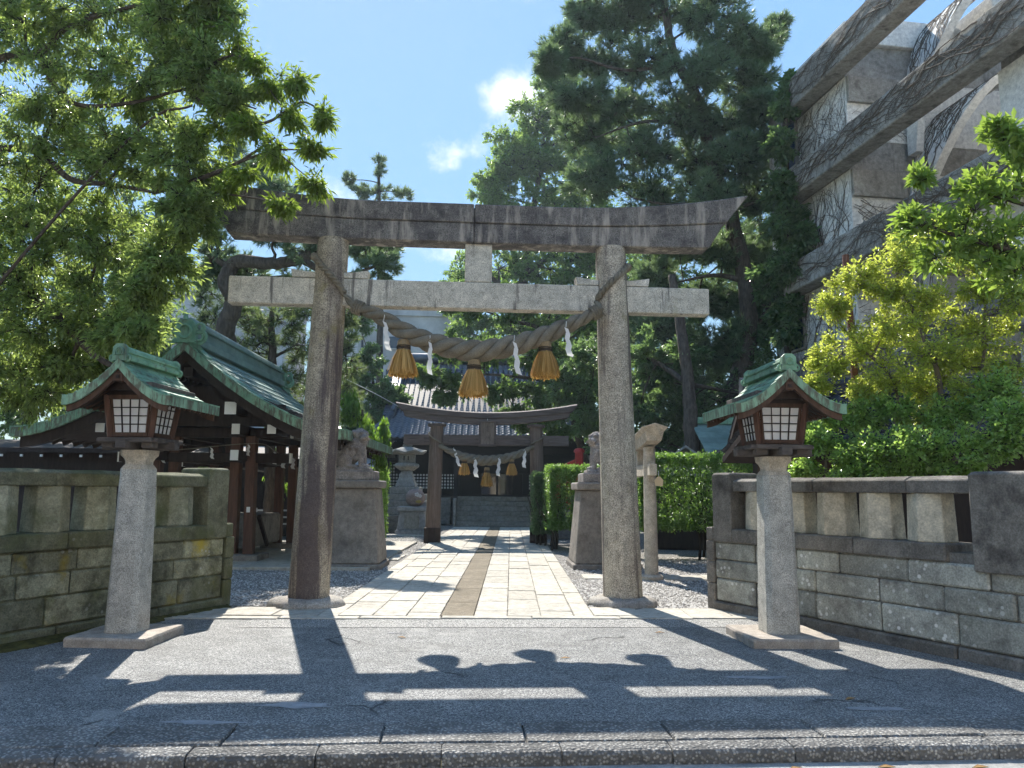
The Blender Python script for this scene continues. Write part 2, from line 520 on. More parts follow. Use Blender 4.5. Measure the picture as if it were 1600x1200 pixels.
c = t.mix(t.ramp(v, .34, .5), c, (.12, .11, .10))
c = t.mix(t.ramp(t.noise(.8, 4), .55, .75), c, (.17, .155, .12))
M['gravel'] = t.done(c, t.bump(v, -.9, .02))
t = MT('pebble', .85, .2)
M['pebble'] = t.done(t.mix(t.n('ShaderNodeAttribute', attribute_name='rnd').outputs['Fac'], (.16, .15, .14), (.52, .50, .46)))
t = MT('soil', .95, .1)
M['soil'] = t.done(t.mix(t.ramp(t.noise(.6, 6), .35, .65), (.085, .075, .055), (.06, .075, .03)), t.bump(t.noise(8, 6), .6, .03))
t = MT('moss', .95, .1)
M['moss'] = t.done(t.mix(t.ramp(t.noise(14, 5), .35, .65), (.05, .05, .02), (.12, .11, .035)), t.bump(t.noise(60, 4), .9, .02))

t = MT('copper_patina', .62, .4)
c = t.mix(t.ramp(t.noise(4.5, 7, .65), .34, .66), (.12, .255, .165), (.24, .41, .27))
c = t.mix(t.math('MULTIPLY', t.ramp(t.noise(1.2, 7, .66, sc=(9, 9, 2.2)), .51, .64), .7), c, (.085, .085, .06))
c = t.mul(c, t.rnd(.7, 1.2))
M['copper'] = t.done(c, t.bump(t.noise(24, 5), .25, .006))
t = MT('copper_edge_patina', .7, .3)
c = t.mix(t.ramp(t.noise(3, 7, .65), .34, .66), (.145, .275, .18), (.27, .425, .285))
c = t.mix(t.math('MULTIPLY', t.ramp(t.noise(1.0, 7, .7, sc=(14, 14, 3)), .44, .56), .9), c, (.10, .088, .062))
M['copper_edge'] = t.done(c, t.bump(t.noise(24, 5), .25, .006))
t = MT('weathered_copper_roof', .45, .5)
c = t.mix(t.ramp(t.noise(2.5, 7, .65), .34, .66), (.13, .20, .175), (.24, .34, .30))
c = t.mul(c, t.rnd(.8, 1.15))
M['copper_roof'] = t.done(c, t.bump(t.noise(24, 5), .2, .006))
M['wood'] = plain('aged_brown_wood', (.085, .048, .032), .7, .25, vary=.12, grain=(22, 22, 2.5))
M['wood_red'] = plain('reddish_brown_wood', (.10, .05, .033), .65, .3, vary=.1, grain=(22, 22, 2.2))
M['wood_dark'] = plain('dark_stained_wood', (.035, .024, .02), .7, .25, vary=.15, grain=(14, 14, 3))
M['wood_grey'] = plain('grey_weathered_wood', (.11, .092, .08), .8, .2, vary=.15, grain=(5, 20, 20))
M['torii_wood'] = plain('old_torii_wood', (.17, .125, .10), .78, .2, vary=.1, grain=(26, 26, 2.2), bump=.3)
M['torii_wood_h'] = plain('old_torii_beam_wood', (.125, .10, .09), .78, .2, vary=.1, grain=(2.2, 20, 26), bump=.3)
M['black_wood'] = plain('black_shrine_wood', (.022, .021, .023), .6, .3, vary=.2)
M['white'] = plain('white_paint', (.78, .78, .75), .6)
t = MT('shoji_paper', .8, .2)
tr = t.n('ShaderNodeBsdfTranslucent'); tr.inputs['Color'].default_value = (.92, .91, .89, 1)
ms = t.n('ShaderNodeMixShader'); ms.inputs[0].default_value = .4
t.b.inputs['Base Color'].default_value = (.90, .90, .89, 1)
t.l(t.b.outputs[0], ms.inputs[1]); t.l(tr.outputs[0], ms.inputs[2]); t.l(ms.outputs[0], t.out.inputs['Surface'])
M['paper'] = t.m
t = MT('rice_straw_rope', .9, .15)
c = t.mix(t.ramp(t.noise(6, 6), .3, .7), (.165, .142, .105), (.26, .228, .172))
c = t.mul(c, t.ramp(t.noise(1.0, 5, .7, sc=(90, 90, 160)), .3, .7, .55, 1.35))
M['rope'] = t.done(c, t.bump(t.noise(1.0, 5, .7, sc=(90, 90, 160)), .8, .01))
t = MT('golden_straw', .8, .2)
tr = t.n('ShaderNodeBsdfTranslucent'); tr.inputs['Color'].default_value = (.78, .48, .13, 1)
ms = t.n('ShaderNodeMixShader'); ms.inputs[0].default_value = .38
t.l(t.mix(t.n('ShaderNodeAttribute', attribute_name='rnd').outputs['Fac'], (.26, .14, .035), (.80, .54, .20)), t.b.inputs['Base Color'])
t.l(t.b.outputs[0], ms.inputs[1]); t.l(tr.outputs[0], ms.inputs[2]); t.l(ms.outputs[0], t.out.inputs['Surface'])
M['straw'] = t.m
M['straw_bind'] = plain('straw_binding', (.27, .19, .10), .85, ns=90, bump=.6)
t = MT('old_roof_tile', .6, .15)
M['tile_old'] = t.done(t.mul(t.mix(t.ramp(t.noise(3, 5), .3, .7), (.035, .038, .046), (.08, .085, .098)), t.ramp(t.noise(40, 2), .3, .7, .7, 1.3)), t.bump(t.noise(14, 4), .3, .01))
t = MT('glazed_roof_tile', .38, 1.0)
M['tile'] = t.done(t.mul(t.mix(t.ramp(t.noise(3, 5), .3, .7), (.035, .042, .06), (.075, .085, .11)), t.ramp(t.noise(40, 2), .3, .7, .8, 1.2)), t.bump(t.noise(14, 4), .2, .01))
M['red'] = plain('red_lacquer', (.42, .03, .025), .5, ns=12)
M['rust'] = plain('rusty_pole_paint', (.17, .075, .05), .75, ns=25, bump=.3)
M['steel'] = plain('galvanised_steel', (.45, .46, .47), .4, .5, .6)
M['glass'] = plain('door_glass', (.02, .022, .025), .04, .8)
M['ema'] = plain('pale_wood_tag', (.62, .48, .29), .6)
t = MT('bark', .95, .1)
c = t.mix(t.ramp(t.noise(1.0, 7, .7, sc=(16, 16, 4)), .35, .65), (.055, .045, .036), (.14, .115, .095))
M['bark'] = t.done(c, t.bump(t.noise(1.0, 7, .7, sc=(16, 16, 4)), 1.0, .04))
M['barkdark'] = plain('dark_twig_bark', (.045, .036, .028), .9)
M['twig'] = plain('pale_twig', (.16, .13, .095), .85)
M['leaf_oak'] = leafmat('oak_leaf', (.085, .135, .06), (.225, .28, .11), .58, .3, .55)
M['leaf_pine'] = leafmat('pine_needle', (.075, .125, .085), (.155, .215, .13), .4, .45, .4)
M['leaf_pine_yel'] = leafmat('pine_needle_light', (.075, .115, .07), (.165, .21, .11), .4, .5, .35)
M['leaf_camphor'] = leafmat('camphor_leaf', (.08, .14, .06), (.20, .28, .10), .52, .36, .5)
M['leaf_dark'] = leafmat('evergreen_leaf', (.065, .12, .072), (.14, .21, .10), .46, .36, .5)
M['leaf_hedge'] = leafmat('hedge_leaf', (.06, .125, .045), (.155, .25, .07), .48, .36, .5)
M['leaf_holly'] = leafmat('yellow_green_leaf', (.15, .225, .04), (.36, .435, .10), .58, .24, .6)
M['leaf_shrub'] = leafmat('glossy_shrub_leaf', (.115, .205, .06), (.27, .38, .12), .5, .22, .7)
M['leaf_big'] = leafmat('large_bright_leaf', (.09, .155, .04), (.23, .315, .075), .42, .32, .5)
M['leaf_weep'] = leafmat('weeping_leaf', (.06, .13, .02), (.17, .27, .05), .5)
M['leaf_litter'] = plain('dry_leaf', (.28, .16, .06), .8)

# ------------------------------------------------------------------ ground, road, kerb, path
KS = 0.0666                                  # the street runs slightly askew of the path
def yk(x): return 4.70 + KS * x
def yb(x): return 9.30 + 0.052 * x

ground = tag(poly_sheet('ground', [(-400, yk(-400) + 26, -.03), (-400, 600, -.03), (400, 600, -.03), (400, yk(400) - 26, -.03), (20, yk(20) + .05, -.03), (-20, yk(-20) + .05, -.03)], M['soil']), kind='structure')
road = tag(poly_sheet('road', [(-400, -300), (400, -300), (400, yk(400) - 26), (20, yk(20) - .0), (-20, yk(-20) - .0), (-400, yk(-400) + 26)], M['road'], -.085), kind='structure')
forecourt = tag(poly_sheet('forecourt_asphalt', [(-9, yk(-9) + .5), (9, yk(9) + .5), (9, yb(9) + .1), (-9, yb(-9) + .1)], M['asphalt'], -.004), kind='structure')
for (x0, x1, d0, d1) in ((-2.95, -2.0, -.56, -.02), (-1.9, -.92, -.56, -.02), (-.90, 4.6, -.56, -.02)):
    tag(poly_sheet('asphalt_patch', [(x0, yb(x0) + d0), (x1, yb(x1) + d0), (x1, yb(x1) + d1), (x0, yb(x0) + d1)], M['asphalt_old'], .0), kind='structure', label=None)
# torn cement patches near the kerb
rr = random.Random(3)
def blot(cx, cy, rx, ry, z, mat, n=13):
    pts = []
    for i in range(n):
        a = 2 * math.pi * i / n
        k = rr.uniform(.55, 1.1)
        pts.append((cx + rx * k * math.cos(a), cy + ry * k * math.sin(a)))
    o = poly_sheet('cement_patch', pts, mat, z, forecourt)
    return o
for cx, cy, rx, ry in ((-1.5, 5.62, .32, .09), (-1.95, 5.2, .33, .05), (-.52, 5.0, .17, .05), (2.0, 6.55, .35, .06), (1.35, 7.35, .2, .03), (-1.2, 8.35, .12, .03), (.45, 5.1, .2, .03), (2.6, 5.65, .3, .05)):
    blot(cx, cy, rx, ry, .0, M['cement'])

kerb = empty('kerb'); tag(kerb, kind='structure')
ang = math.atan(KS)
def onk(x, d): return (x - d * math.sin(ang), yk(x) + d * math.cos(ang))
x = -5.2
while x < 5.6:                               # kerb stones with rounded noses
    L = rr.uniform(.58, .78)
    p0 = onk(x + L / 2, .075)
    secs = []
    prof = [(-.075, -.14), (-.078, -.025), (-.066, -.006), (-.045, .002), (.07, .004), (.07, -.14)]
    for e in (-1, -.96, .96, 1):
        k = .005 if abs(e) == 1 else 0
        secs.append([(e * (L / 2 - .0025), a + (k if a < 0 else -k), b - (k if b > -.1 else 0)) for a, b in prof])
    o = MB().loft(secs).build('kerb_stone', M['aggregate'], kerb, smooth=30)
    o.location = (p0[0], p0[1] + rr.uniform(-.008, .008), rr.uniform(-.006, .004)); o.rotation_euler = (0, 0, ang + rr.uniform(-.008, .008))
    x += L
x = -5.4
while x < 5.8:                               # the row of worn aggregate slabs behind it
    L = rr.uniform(.7, 1.35)
    p0 = onk(x + L / 2, .365)
    secs = []
    w = .20
    pts = []
    n = 5
    for i in range(n + 1): pts.append((-L / 2 + .005 + (L - .010) * i / n, -w + rr.uniform(-.008, .012)))
    for i in range(n + 1): pts.append((L / 2 - .005 - (L - .010) * i / n, w + rr.uniform(-.03, .03)))
    z = rr.uniform(.0, .012)
    o = MB().loft([[(a, b, -.1) for a, b in pts], [(a, b, z - .012) for a, b in pts], [(a * .985, b * .95, z) for a, b in pts]]).build('edge_slab', M['aggregate'], kerb)
    o.location = (p0[0], p0[1], 0); o.rotation_euler = (0, 0, ang)
    x += L
# a strip of crumbled concrete under the slabs
poly_sheet('kerb_bed', [(*onk(-9, .06), -.03), (*onk(9, .06), -.03), (*onk(9, .75), -.012), (*onk(-9, .75), -.012)], M['aggregate'], None, kerb)

gravel = tag(poly_sheet('gravel_ground', [(-16, yb(-16) + .1), (16, yb(16) + .1), (16, 42), (-16, 42)], M['gravel'], -.012), kind='structure')

path = empty('path'); tag(path, kind='structure')
def slab(x0, x1, y0, y1, parent=path, mat='slab', gap=.004, z=None, h=.07, skew=None):
    z = rr.uniform(.004, .018) if z is None else z
    mb = MB()
    j = [rr.uniform(-.004, .004) for _ in range(8)]
    q = [(x0 + gap + j[0], y0 + gap + j[1]), (x1 - gap + j[2], y0 + gap + j[3]), (x1 - gap + j[4], y1 - gap + j[5]), (x0 + gap + j[6], y1 - gap + j[7])]
    if skew: q = [(a, b + skew(a)) for a, b in q]
    cx, cy = sum(a for a, b in q) / 4, sum(b for a, b in q) / 4
    def ins(k): return [(a + (cx - a) / abs(cx - a) * k if abs(cx - a) > 1e-6 else a, b + (cy - b) / abs(cy - b) * k) for a, b in q]
    mb.loft([[(a, b, z - h) for a, b in q], [(a, b, z - .008) for a, b in q], [(a, b, z) for a, b in ins(.005)]])
    return mb.build('slab', M[mat], parent)
PX0 = -2.27
cols = [.24, .40, .40, .40, .40, .40, .40, .40, .24]
xs = [PX0]
for w in cols: xs.append(xs[-1] + w)
for ci in range(9):
    y = yb(xs[ci]) + .16 + (rr.uniform(0, .0))
    first = True
    while y < 31.3:
        if ci == 4: L = rr.uniform(1.1, 1.7)
        elif ci in (0, 8): L = rr.uniform(.8, 1.25)
        else: L = rr.uniform(.55, .95)
        if first and ci not in (0, 4, 8): L = rr.uniform(.25, .55); first = False
        y1 = min(y + L, 31.4)
        slab(xs[ci], xs[ci + 1], y, y1, mat='strip' if ci == 4 else 'slab', z=.010 if ci == 4 else None)
        y = y1
# border: thin threshold stones, then squares either side of the path
x = -4.9
while x < 4.2:
    L = rr.uniform(.8, 1.2)
    slab(x, x + L, yb(x + L / 2) - .02, yb(x + L / 2) + .15, z=.012)
    x += L
x = PX0
while x > -4.4:
    L = rr.uniform(.5, .62); slab(x - L, x, yb(x) + .16, yb(x) + .78); x -= L
x = xs[-1]
while x < 3.6:
    L = rr.uniform(.5, .62); slab(x, x + L, yb(x) + .16, yb(x) + .80); x += L
cross = empty('side_path'); tag(cross, kind='structure')
x = xs[-1] + .25
while x < 7:
    L = rr.uniform(.55, .8); slab(x, x + L, 13.45, 14.1, cross); x += L
x = PX0 - .1
while x > -3.4:
    L = rr.uniform(.55, .7); slab(x - L, x, 16.6, 17.25, cross); slab(x - L, x, 17.25, 17.9, cross); x -= L
x = PX0 - .1
while x > -6:
    L = rr.uniform(.7, .9); slab(x - L, x, 25.2, 25.9, cross); x -= L

# loose pebbles on the gravel
rng = np.random.default_rng(5)
def pebbles(n, x0, x1, y0, y1, parent=None):
    P = np.column_stack([rng.uniform(x0, x1, n), y0 + (y1 - y0) * rng.random(n) ** 1.25, np.full(n, -.004)])
    S = rng.uniform(.008, .024, n)
    base = np.array([[1, 0, 0], [0, 1, 0], [-1, 0, 0], [0, -1, 0], [0, 0, .75], [0, 0, -.5]])
    a = rng.uniform(0, 6.28, n); e = rng.uniform(.6, 1.4, (n, 3))
    V = base[None] * e[:, None] * S[:, None, None]
    ca, sa = np.cos(a)[:, None], np.sin(a)[:, None]
    V = np.stack([V[..., 0] * ca - V[..., 1] * sa, V[..., 0] * sa + V[..., 1] * ca, V[..., 2]], -1) + P[:, None]
    F = np.array([[0, 1, 4], [1, 2, 4], [2, 3, 4], [3, 0, 4]])
    F = (F[None] + (np.arange(n) * 6)[:, None, None]).reshape(-1, 3)
    return V.reshape(-1, 3), F, np.repeat(rng.random(n), 6)
Vs, Fs, Rs, o = [], [], [], 0
for args in ((9000, -5.6, PX0 - .02, 10.15, 15.5), (9000, xs[-1] + .02, 5.0, 10.25, 13.45), (5000, xs[-1] + .02, 5, 14.1, 18), (4000, -4.5, PX0, 17.9, 25)):
    v, f_, r_ = pebbles(*args); Vs.append(v); Fs.append(f_ + o); Rs.append(r_); o += len(v)
tag(link('gravel', np_mesh('gravel', np.concatenate(Vs), [np.concatenate(Fs)], np.concatenate(Rs)), M['pebble']), 'loose grey pebbles strewn beside the paved path', 'gravel', kind='stuff')
# moss along the foot of the left wall
mb = MB()
LW0, LW1 = Vector((-3.66, 10.05, 0)), Vector((-4.86, 7.4, 0))

# ------------------------------------------------------------------ stone fences beside the gate
def fence(name, label, A, d, sgn, mats, L, thick_post, base_off):
    # local x runs from the gate end along the fence (times sgn), y goes into the wall, z up
    X = Vector((d[0], d[1], 0)).normalized() * sgn
    root = empty(name, (A[0], A[1], 0), math.atan2(X.y, X.x), label, 'wall')
    T = .40
    def bx(nm, s0, s1, y0, y1, z0, z1, mat, bevel=.012, par=root, jit=.006):
        a, b = sorted((s0 * sgn, s1 * sgn))
        return BX(((a + b) / 2, (y0 + y1) / 2 + rr.uniform(-jit, jit), (z0 + z1) / 2), (b - a, y1 - y0, z1 - z0)).build(nm, M[mat], par, bevel=bevel)
    bx('mortar_core', .03, L, .03, T - .03, -.05, .95, mats['coping'], 0, jit=0)
    rows = [(-.06, .11, -.035, mats['coping'], (.9, 1.4)), (.11, .40, 0, mats['block'], (.62, .98)), (.40, .635, 0, mats['block'], (.55, .9)), (.635, .86, 0, mats['block'], (.5, .85))]
    for z0, z1, off, mt, (l0, l1) in rows:
        s = -.0 if off == 0 else -.02
        while s < L:
            l = rr.uniform(l0, l1)
            e = min(s + l, L)
            bx('block', s + .006, e - .006, off, T - off, z0 + .005, z1 - .005, mt, .018, jit=.010)
            s = e
    s = .34
    while s < L:                                  # coping course
        e = min(s + rr.uniform(.8, 1.2), L)
        if not (thick_post[0] - .01 < (s + e) / 2 < thick_post[1] + .01):
            bx('coping_stone', s + .003, min(e, L) - .003, -.035, T + .035, .86, 1.03, mats['coping'], .015)
        s = e
    # stacked quoins closing the end that faces the path
    for z0, z1 in ((-.05, .33), (.33, .60), (.60, .87), (.87, 1.04)):
        bx('end_block', -.15 if z1 < 1 else -.13, -.005, -.03, T + .03, z0 + .003, z1 - .003, mats['end'], .014)
    # tall posts with domed tops
    for s0, s1, z0, z1, nm in ((.02, .36, .86, 1.74, 'end_post'), (thick_post[0], thick_post[1], .80, 1.70, 'thick_post')):
        a, b = sorted((s0 * sgn, s1 * sgn))
        w, cx = b - a, (a + b) / 2
        y0, y1 = (-.05, T + .05)
        mb = MB()
        secs = []
        for z, k in ((z0, 0), (z1 - .03, 0), (z1 - .008, .015), (z1, .05)):
            secs.append([(a + k, y0 + k, z), (b - k, y0 + k, z), (b - k, y1 - k, z), (a + k, y1 - k, z)])
        mb.loft(secs).build(nm, M[mats['coping']], root, bevel=.012)
    # balusters: six-sided posts
    s = .36 + .30
    while s < thick_post[0] - .18:
        r0, r1 = .228, .212
        mb = MB()
        secs = []
        for z, r in ((1.03, r0), (1.50, r1)):
            secs.append([(s * sgn + r * math.cos(R(30 + 60 * k)) * 1.0, T / 2 + r * math.sin(R(30 + 60 * k)) * .95, z) for k in range(6)])
        mb.loft(secs).build('baluster', M[mats['bal']], root, bevel=.008)
        s += .56
    # hand rail on top, in lengths
    s = .30
    while s < thick_post[0]:
        e = min(s + rr.uniform(1.0, 1.35), thick_post[0])
        if thick_post[0] - e < .3: e = thick_post[0]
        a, b = sorted(((s + (.003 if s > .31 else 0)) * sgn, (e - .003) * sgn))
        secs = []
        for xx in np.linspace(a, b, 5):
            j = rr.uniform(-.006, .006)
            secs.append([(xx, .0 + j, 1.50), (xx, T, 1.50), (xx, T, 1.63), (xx, T * .75, 1.665 + j), (xx, T * .25, 1.665 + j), (xx, 0 + j, 1.63)])
        MB().loft(secs).build('rail', M[mats['coping']], root, bevel=.01, angle=50)
        s = e
    return root

fence('stone_fence', 'mossy green stone wall with balusters, next to the lantern under the oak', (-3.68, 10.08), (-.385, -.923), -1,
      dict(block='wallL', coping='copingL', bal='balL', end='copingL'), 5.2, (4.0, 4.7), 0)
fence('stone_fence', 'grey lichened stone wall with pale balusters and a thick end post, below the yellow-green shrub', (2.66, 10.20), (.454, -.891), 1,
      dict(block='wallR', coping='coping', bal='balR', end='coping'), 5.0, (3.45, 4.2), 0)
mb = MB()
for i in range(40):
    f = i / 39
    p = LW0.lerp(LW1, f * 1.3)
    w = rr.uniform(.05, .22) * (.5 + f)
    mb.lathe([(w, -.01), (w * .8, .018), (w * .3, .03)], 8, (p.x + .06 + w * .3, p.y, 0))
tag(mb.build('moss_ground_cover', M['moss'], smooth='all'), 'dark moss along the foot of the mossy stone wall', 'moss', kind='stuff')

# ------------------------------------------------------------------ the great stone torii
TO = Vector((-.55, 10.35, 0)); TY = math.atan(.3 / 4.1)
torii = empty('stone_torii', TO, TY, 'great weathered stone torii gate spanning the path', 'torii')
PXL, PTOP = 2.055, 4.87
def pillar_pt(s, z): return Vector((s * (PXL - .13 * z / PTOP), 0, z))
for s in (-1, 1):
    prof = []
    n = 26
    mb = MB(); secs = []
    for z in (.05, .12, .6, 1.2, 1.8, 2.4, 3.0, 3.6, 4.2, PTOP):
        r = .262 - .052 * z / PTOP
        if z < .1: r += .004
        c = pillar_pt(s, z)
        secs.append([(c.x + r * math.cos(2 * math.pi * k / n), c.y + r * math.sin(2 * math.pi * k / n), z) for k in range(n)])
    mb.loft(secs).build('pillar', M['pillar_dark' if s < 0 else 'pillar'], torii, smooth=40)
    rs = random.Random(11 + s)
    mb = MB(); secs = []
    ph = [rs.uniform(-.05, .05) for _ in range(22)]
    for r, z in ((.46, -.03), (.47, .02), (.44, .075), (.36, .105), (.28, .115)):
        secs.append([(s * PXL + (r + ph[k] * (1 if r > .3 else .2)) * math.cos(2 * math.pi * k / 22), (r + ph[k]) * math.sin(2 * math.pi * k / 22) * .92, z + ph[(k * 3) % 22] * .12) for k in range(22)])
    mb.loft(secs).build('base_stone', M['basestone'], torii, smooth='all')

def beam_layer(name, s0, s1, zb, zt, hw_b, hw_t, xb, xt, mat, nx=16, parent=torii, z_lo=4.83, z_hi=5.40, ridge=.02):
    """zb(s), zt(s): lower and upper edge; x grows with height so that the ends are cut slanting"""
    secs = []
    for i in range(nx + 1):
        s = s0 + (s1 - s0) * i / nx
        lo, hi = zb(s), zt(s)
        def X(z): return s * (xb + (xt - xb) * max(0, min(1, (z - z_lo) / (z_hi - z_lo))))
        xa, xc = s * xb_of(name, 0, xb, xt), s * xb_of(name, 1, xb, xt)
        secs.append([(xa, -hw_b, lo), (xa, hw_b, lo), (xc, hw_t, hi), (xc, 0, hi + ridge), (xc, -hw_t, hi)])
    return MB().loft(secs).build(name, M[mat], parent, bevel=.012, angle=45)
def xb_of(name, k, xb, xt): return xb if k == 0 else xt
up = lambda s, a: a * max(0, abs(s) - .30) ** 2.0 / .49
for s0, s1 in ((-1, -.0012), (.0012, 1)):
    beam_layer('lower_lintel', s0, s1, lambda s: 4.855 + up(s, .03), lambda s: 5.125 + up(s, .12), .165, .175, 3.30, 3.52, 'kasagi', ridge=0)
    beam_layer('top_lintel', s0, s1, lambda s: 5.130 + up(s, .12), lambda s: 5.385 + up(s, .27), .195, .215, 3.55, 3.87, 'kasagi', ridge=.02)
BX((0, 0, 5.12), (.10, .29, .46)).build('joint_core', M['kasagi'], torii)
BX((.07, 0, (4.315 + 4.855) / 2), (.37, .20, .54)).build('centre_strut', M['nuki'], torii, bevel=.012)
for x0, x1 in ((-3.27, -1.97), (-1.93, 1.93), (1.97, 3.30)):
    BX(((x0 + x1) / 2, 0, 4.125), (x1 - x0, .20, .37)).build('tie_beam', M['nuki'], torii, bevel=.012)
for s in (-1, 1):
    cx = pillar_pt(s, 4.35).x
    for q in (-1, 1):
        x0, x1 = cx + q * .10, cx + q * .50
        z = 4.318
        mb = MB().loft([[(x0, -.10, z), (x0, .10, z), (x0, .10, z + .075), (x0, -.10, z + .075)],
                        [((x0 + x1) / 2, -.10, z), ((x0 + x1) / 2, .10, z), ((x0 + x1) / 2, .10, z + .08), ((x0 + x1) / 2, -.10, z + .08)],
                        [(x1, -.10, z), (x1, .10, z), (x1 + q * .02, .10, z + .115), (x1 + q * .02, -.10, z + .115)]])
        mb.build('wedge', M['nuki'], torii, bevel=.008)

TW = Matrix.Translation(TO) @ Matrix.Rotation(TY, 4, 'Z')

def curve_pts(ctrl, n):
    """Catmull-Rom through control points"""
    P = [Vector(p) for p in ctrl]
    P = [P[0] * 2 - P[1]] + P + [P[-1] * 2 - P[-2]]
    out = []
    segs = len(P) - 3
    for i in range(n + 1):
        t_ = i / n * segs
        k = min(int(t_), segs - 1); u = t_ - k
        a, b, c_, d = P[k:k + 4]
        out.append(.5 * ((2 * b) + (c_ - a) * u + (2 * a - 5 * b + 4 * c_ - d) * u * u + (3 * b - a - 3 * c_ + d) * u ** 3))
    return out

def strands(mb, pts, rad, turns, k=3, n=8, fat=.60, off=.52, phase=0):
    m = len(pts)
    for j in range(k):
        sp_, sr = [], []
        for i, p in enumerate(pts):
            f = i / (m - 1)
            d = (pts[min(i + 1, m - 1)] - pts[max(i - 1, 0)]).normalized()
            s = d.cross(Vector((0, 0, 1)));
            if s.length < 1e-3: s = Vector((1, 0, 0))
            s.normalize(); u = s.cross(d)
            a = phase + 2 * math.pi * (j / k + turns * f)
            r = rad(f)
            sp_.append(p + (s * math.cos(a) + u * math.sin(a)) * r * off); sr.append(r * fat)
        mb.tube(sp_, sr, n)
    return mb

def fuzz(mb, pts, rad, n, L=.06, seed=1, thin=.0022):
    q = random.Random(seed)
    for _ in range(n):
        i = q.randrange(len(pts) - 1); p = pts[i]; r = rad(i / (len(pts) - 1))
        v = Vector((q.gauss(0, 1), q.gauss(0, 1), q.gauss(0, 1))).normalized()
        a = p + v * r * .95
        b = a + (v * .45 + Vector((q.gauss(0, 1), q.gauss(0, .5), q.gauss(0, .6)))) .normalized() * q.uniform(.3, 1) * L
        mb.tube([a, b], [thin, thin * .5], 3, False)
    return mb

# sacred rope of the great torii
ctrl = [at(552, 478, 10.02), at(590, 493, 9.98), at(640, 522, 9.96), at(690, 540, 9.98), at(745, 548, 10.0), at(800, 540, 10.04), at(850, 524, 10.1), at(900, 503, 10.16), at(938, 484, 10.2)]
rp = curve_pts(ctrl, 150)
rope_r = lambda f: .048 + .088 * math.sin(math.pi * min(1, max(0, f))) ** .75
sh = empty('sacred_rope', tuple(rp[75]), 0, 'thick twisted straw rope hung under the stone torii beam', 'rope')
off0 = Vector(sh.location)
o = fuzz(strands(MB(), [p - off0 for p in rp], rope_r, 5.2, 3, 10, .56, .56), [p - off0 for p in rp], rope_r, 700, .075).build('twisted_straw', M['rope'], sh, smooth='all')
for side, end in ((-1, rp[0]), (1, rp[-1])):
    # tie rope: from the rope end, slanting up across the face of the pillar and round its back
    pts = [end + Vector((0, 0, 0))]
    c0 = lambda z: TW @ pillar_pt(side, z)
    z1, z2 = end.z + .16, 4.62 if side < 0 else 4.60
    rr_ = .262 - .052 * 4.3 / PTOP + .03
    for i in range(19):
        f = i / 18
        a = (R(-20) if side < 0 else R(200))
        b = (R(-230) if side < 0 else R(410))
        th = a + (b - a) * f
        z = z1 + (z2 - z1) * min(1, f * 1.6)
        c_ = c0(z)
        pts.append(Vector((c_.x + rr_ * math.cos(th), c_.y + rr_ * math.sin(th), z)))
    q = curve_pts(pts, 70)
    strands(MB(), [p - off0 for p in q], lambda f: .045, 9, 2, 6, .6, .5).build('tie_rope', M['rope'], sh, smooth='all')
    # wrapping where the rope is bound to the tie
    i0 = 0 if side < 0 else len(rp) - 1
    dd = (rp[3] - rp[0]).normalized() if side < 0 else (rp[-4] - rp[-1]).normalized()
    mb = MB()
    for k in range(4):
        cc = end + dd * (.02 + .035 * k) - off0
        s_ = dd.cross(Vector((0, 0, 1))).normalized(); u_ = s_.cross(dd)
        mb.tube([cc + (s_ * math.cos(2 * math.pi * j / 12) + u_ * math.sin(2 * math.pi * j / 12)) * .085 for j in range(13)], .018, 6)
    for k in range(6):
        v = Vector((rr.uniform(-.1, .1), rr.uniform(-.06, .02), rr.uniform(-.12, -.03)))
        mb.tube([end - off0, end - off0 + v], [.012, .004], 5)
    mb.build('binding', M['rope'], sh, smooth='all')

def tassel(label, top, h, w, group, seed, n=420):
    """straw tassel hanging from point top"""
    root = empty('straw_tassel', tuple(top), 0, label, 'tassel', group)
    q = np.random.default_rng(seed)
    hn = h * .26
    MB().lathe([(w * .16, .02), (w * .2, 0), (w * .215, -hn * .4), (w * .2, -hn * .8), (w * .235, -hn * 1.02)], 16).build('neck', M['straw_bind'], root, smooth=40)
    mb = MB()
    for z in (-hn * .55, -hn * .72, -hn * .86):
        mb.tube([(w * .222 * math.cos(2 * math.pi * k / 14), w * .222 * math.sin(2 * math.pi * k / 14), z) for k in range(15)], h * .016, 5)
    mb.tube([(0, 0, .0), (0, 0, .12)], h * .015, 5)
    mb.build('cord', M['barkdark'], root)
    # straws: long thin blades on a flared bell, several layers deep
    V, F, Rn = [], [], []
    a = q.uniform(0, 2 * np.pi, n * 3); lay = q.random(n * 3)
    rt = w * .20 * (.35 + .65 * lay); rb = w * .5 * (.42 + .6 * lay) * q.uniform(.93, 1.05, n * 3)
    zb = -h * (q.uniform(.84, 1.0, n * 3) + .06 * (q.random(n * 3) < .05))
    wd = w * .015
    f1 = .40
    tw = q.normal(0, .05, n * 3)
    for k, (rad, zz) in enumerate(((rt, np.full(n * 3, -hn * .8)), (rt + (rb - rt) * .55, -hn + (zb + hn) * f1), (rb, zb))):
        aa = a + tw * k
        p = np.stack([rad * np.cos(aa), rad * np.sin(aa), zz], -1)
        tvec = np.stack([-np.sin(aa), np.cos(aa), 0 * aa], -1) * wd
        V += [p - tvec, p + tvec]
    N = n * 3
    Vv = np.stack(V, 1).reshape(-1, 3)
    b = (np.arange(N) * 6)[:, None]
    Fq = np.concatenate([b + np.array([[0, 1, 3, 2]]), b + np.array([[2, 3, 5, 4]])])
    link('straw_skirt', np_mesh('straw_skirt', Vv, [Fq], np.repeat(q.random(N), 6)), M['straw'], root)
    return root
G1 = 'straw tassels on the great torii rope'
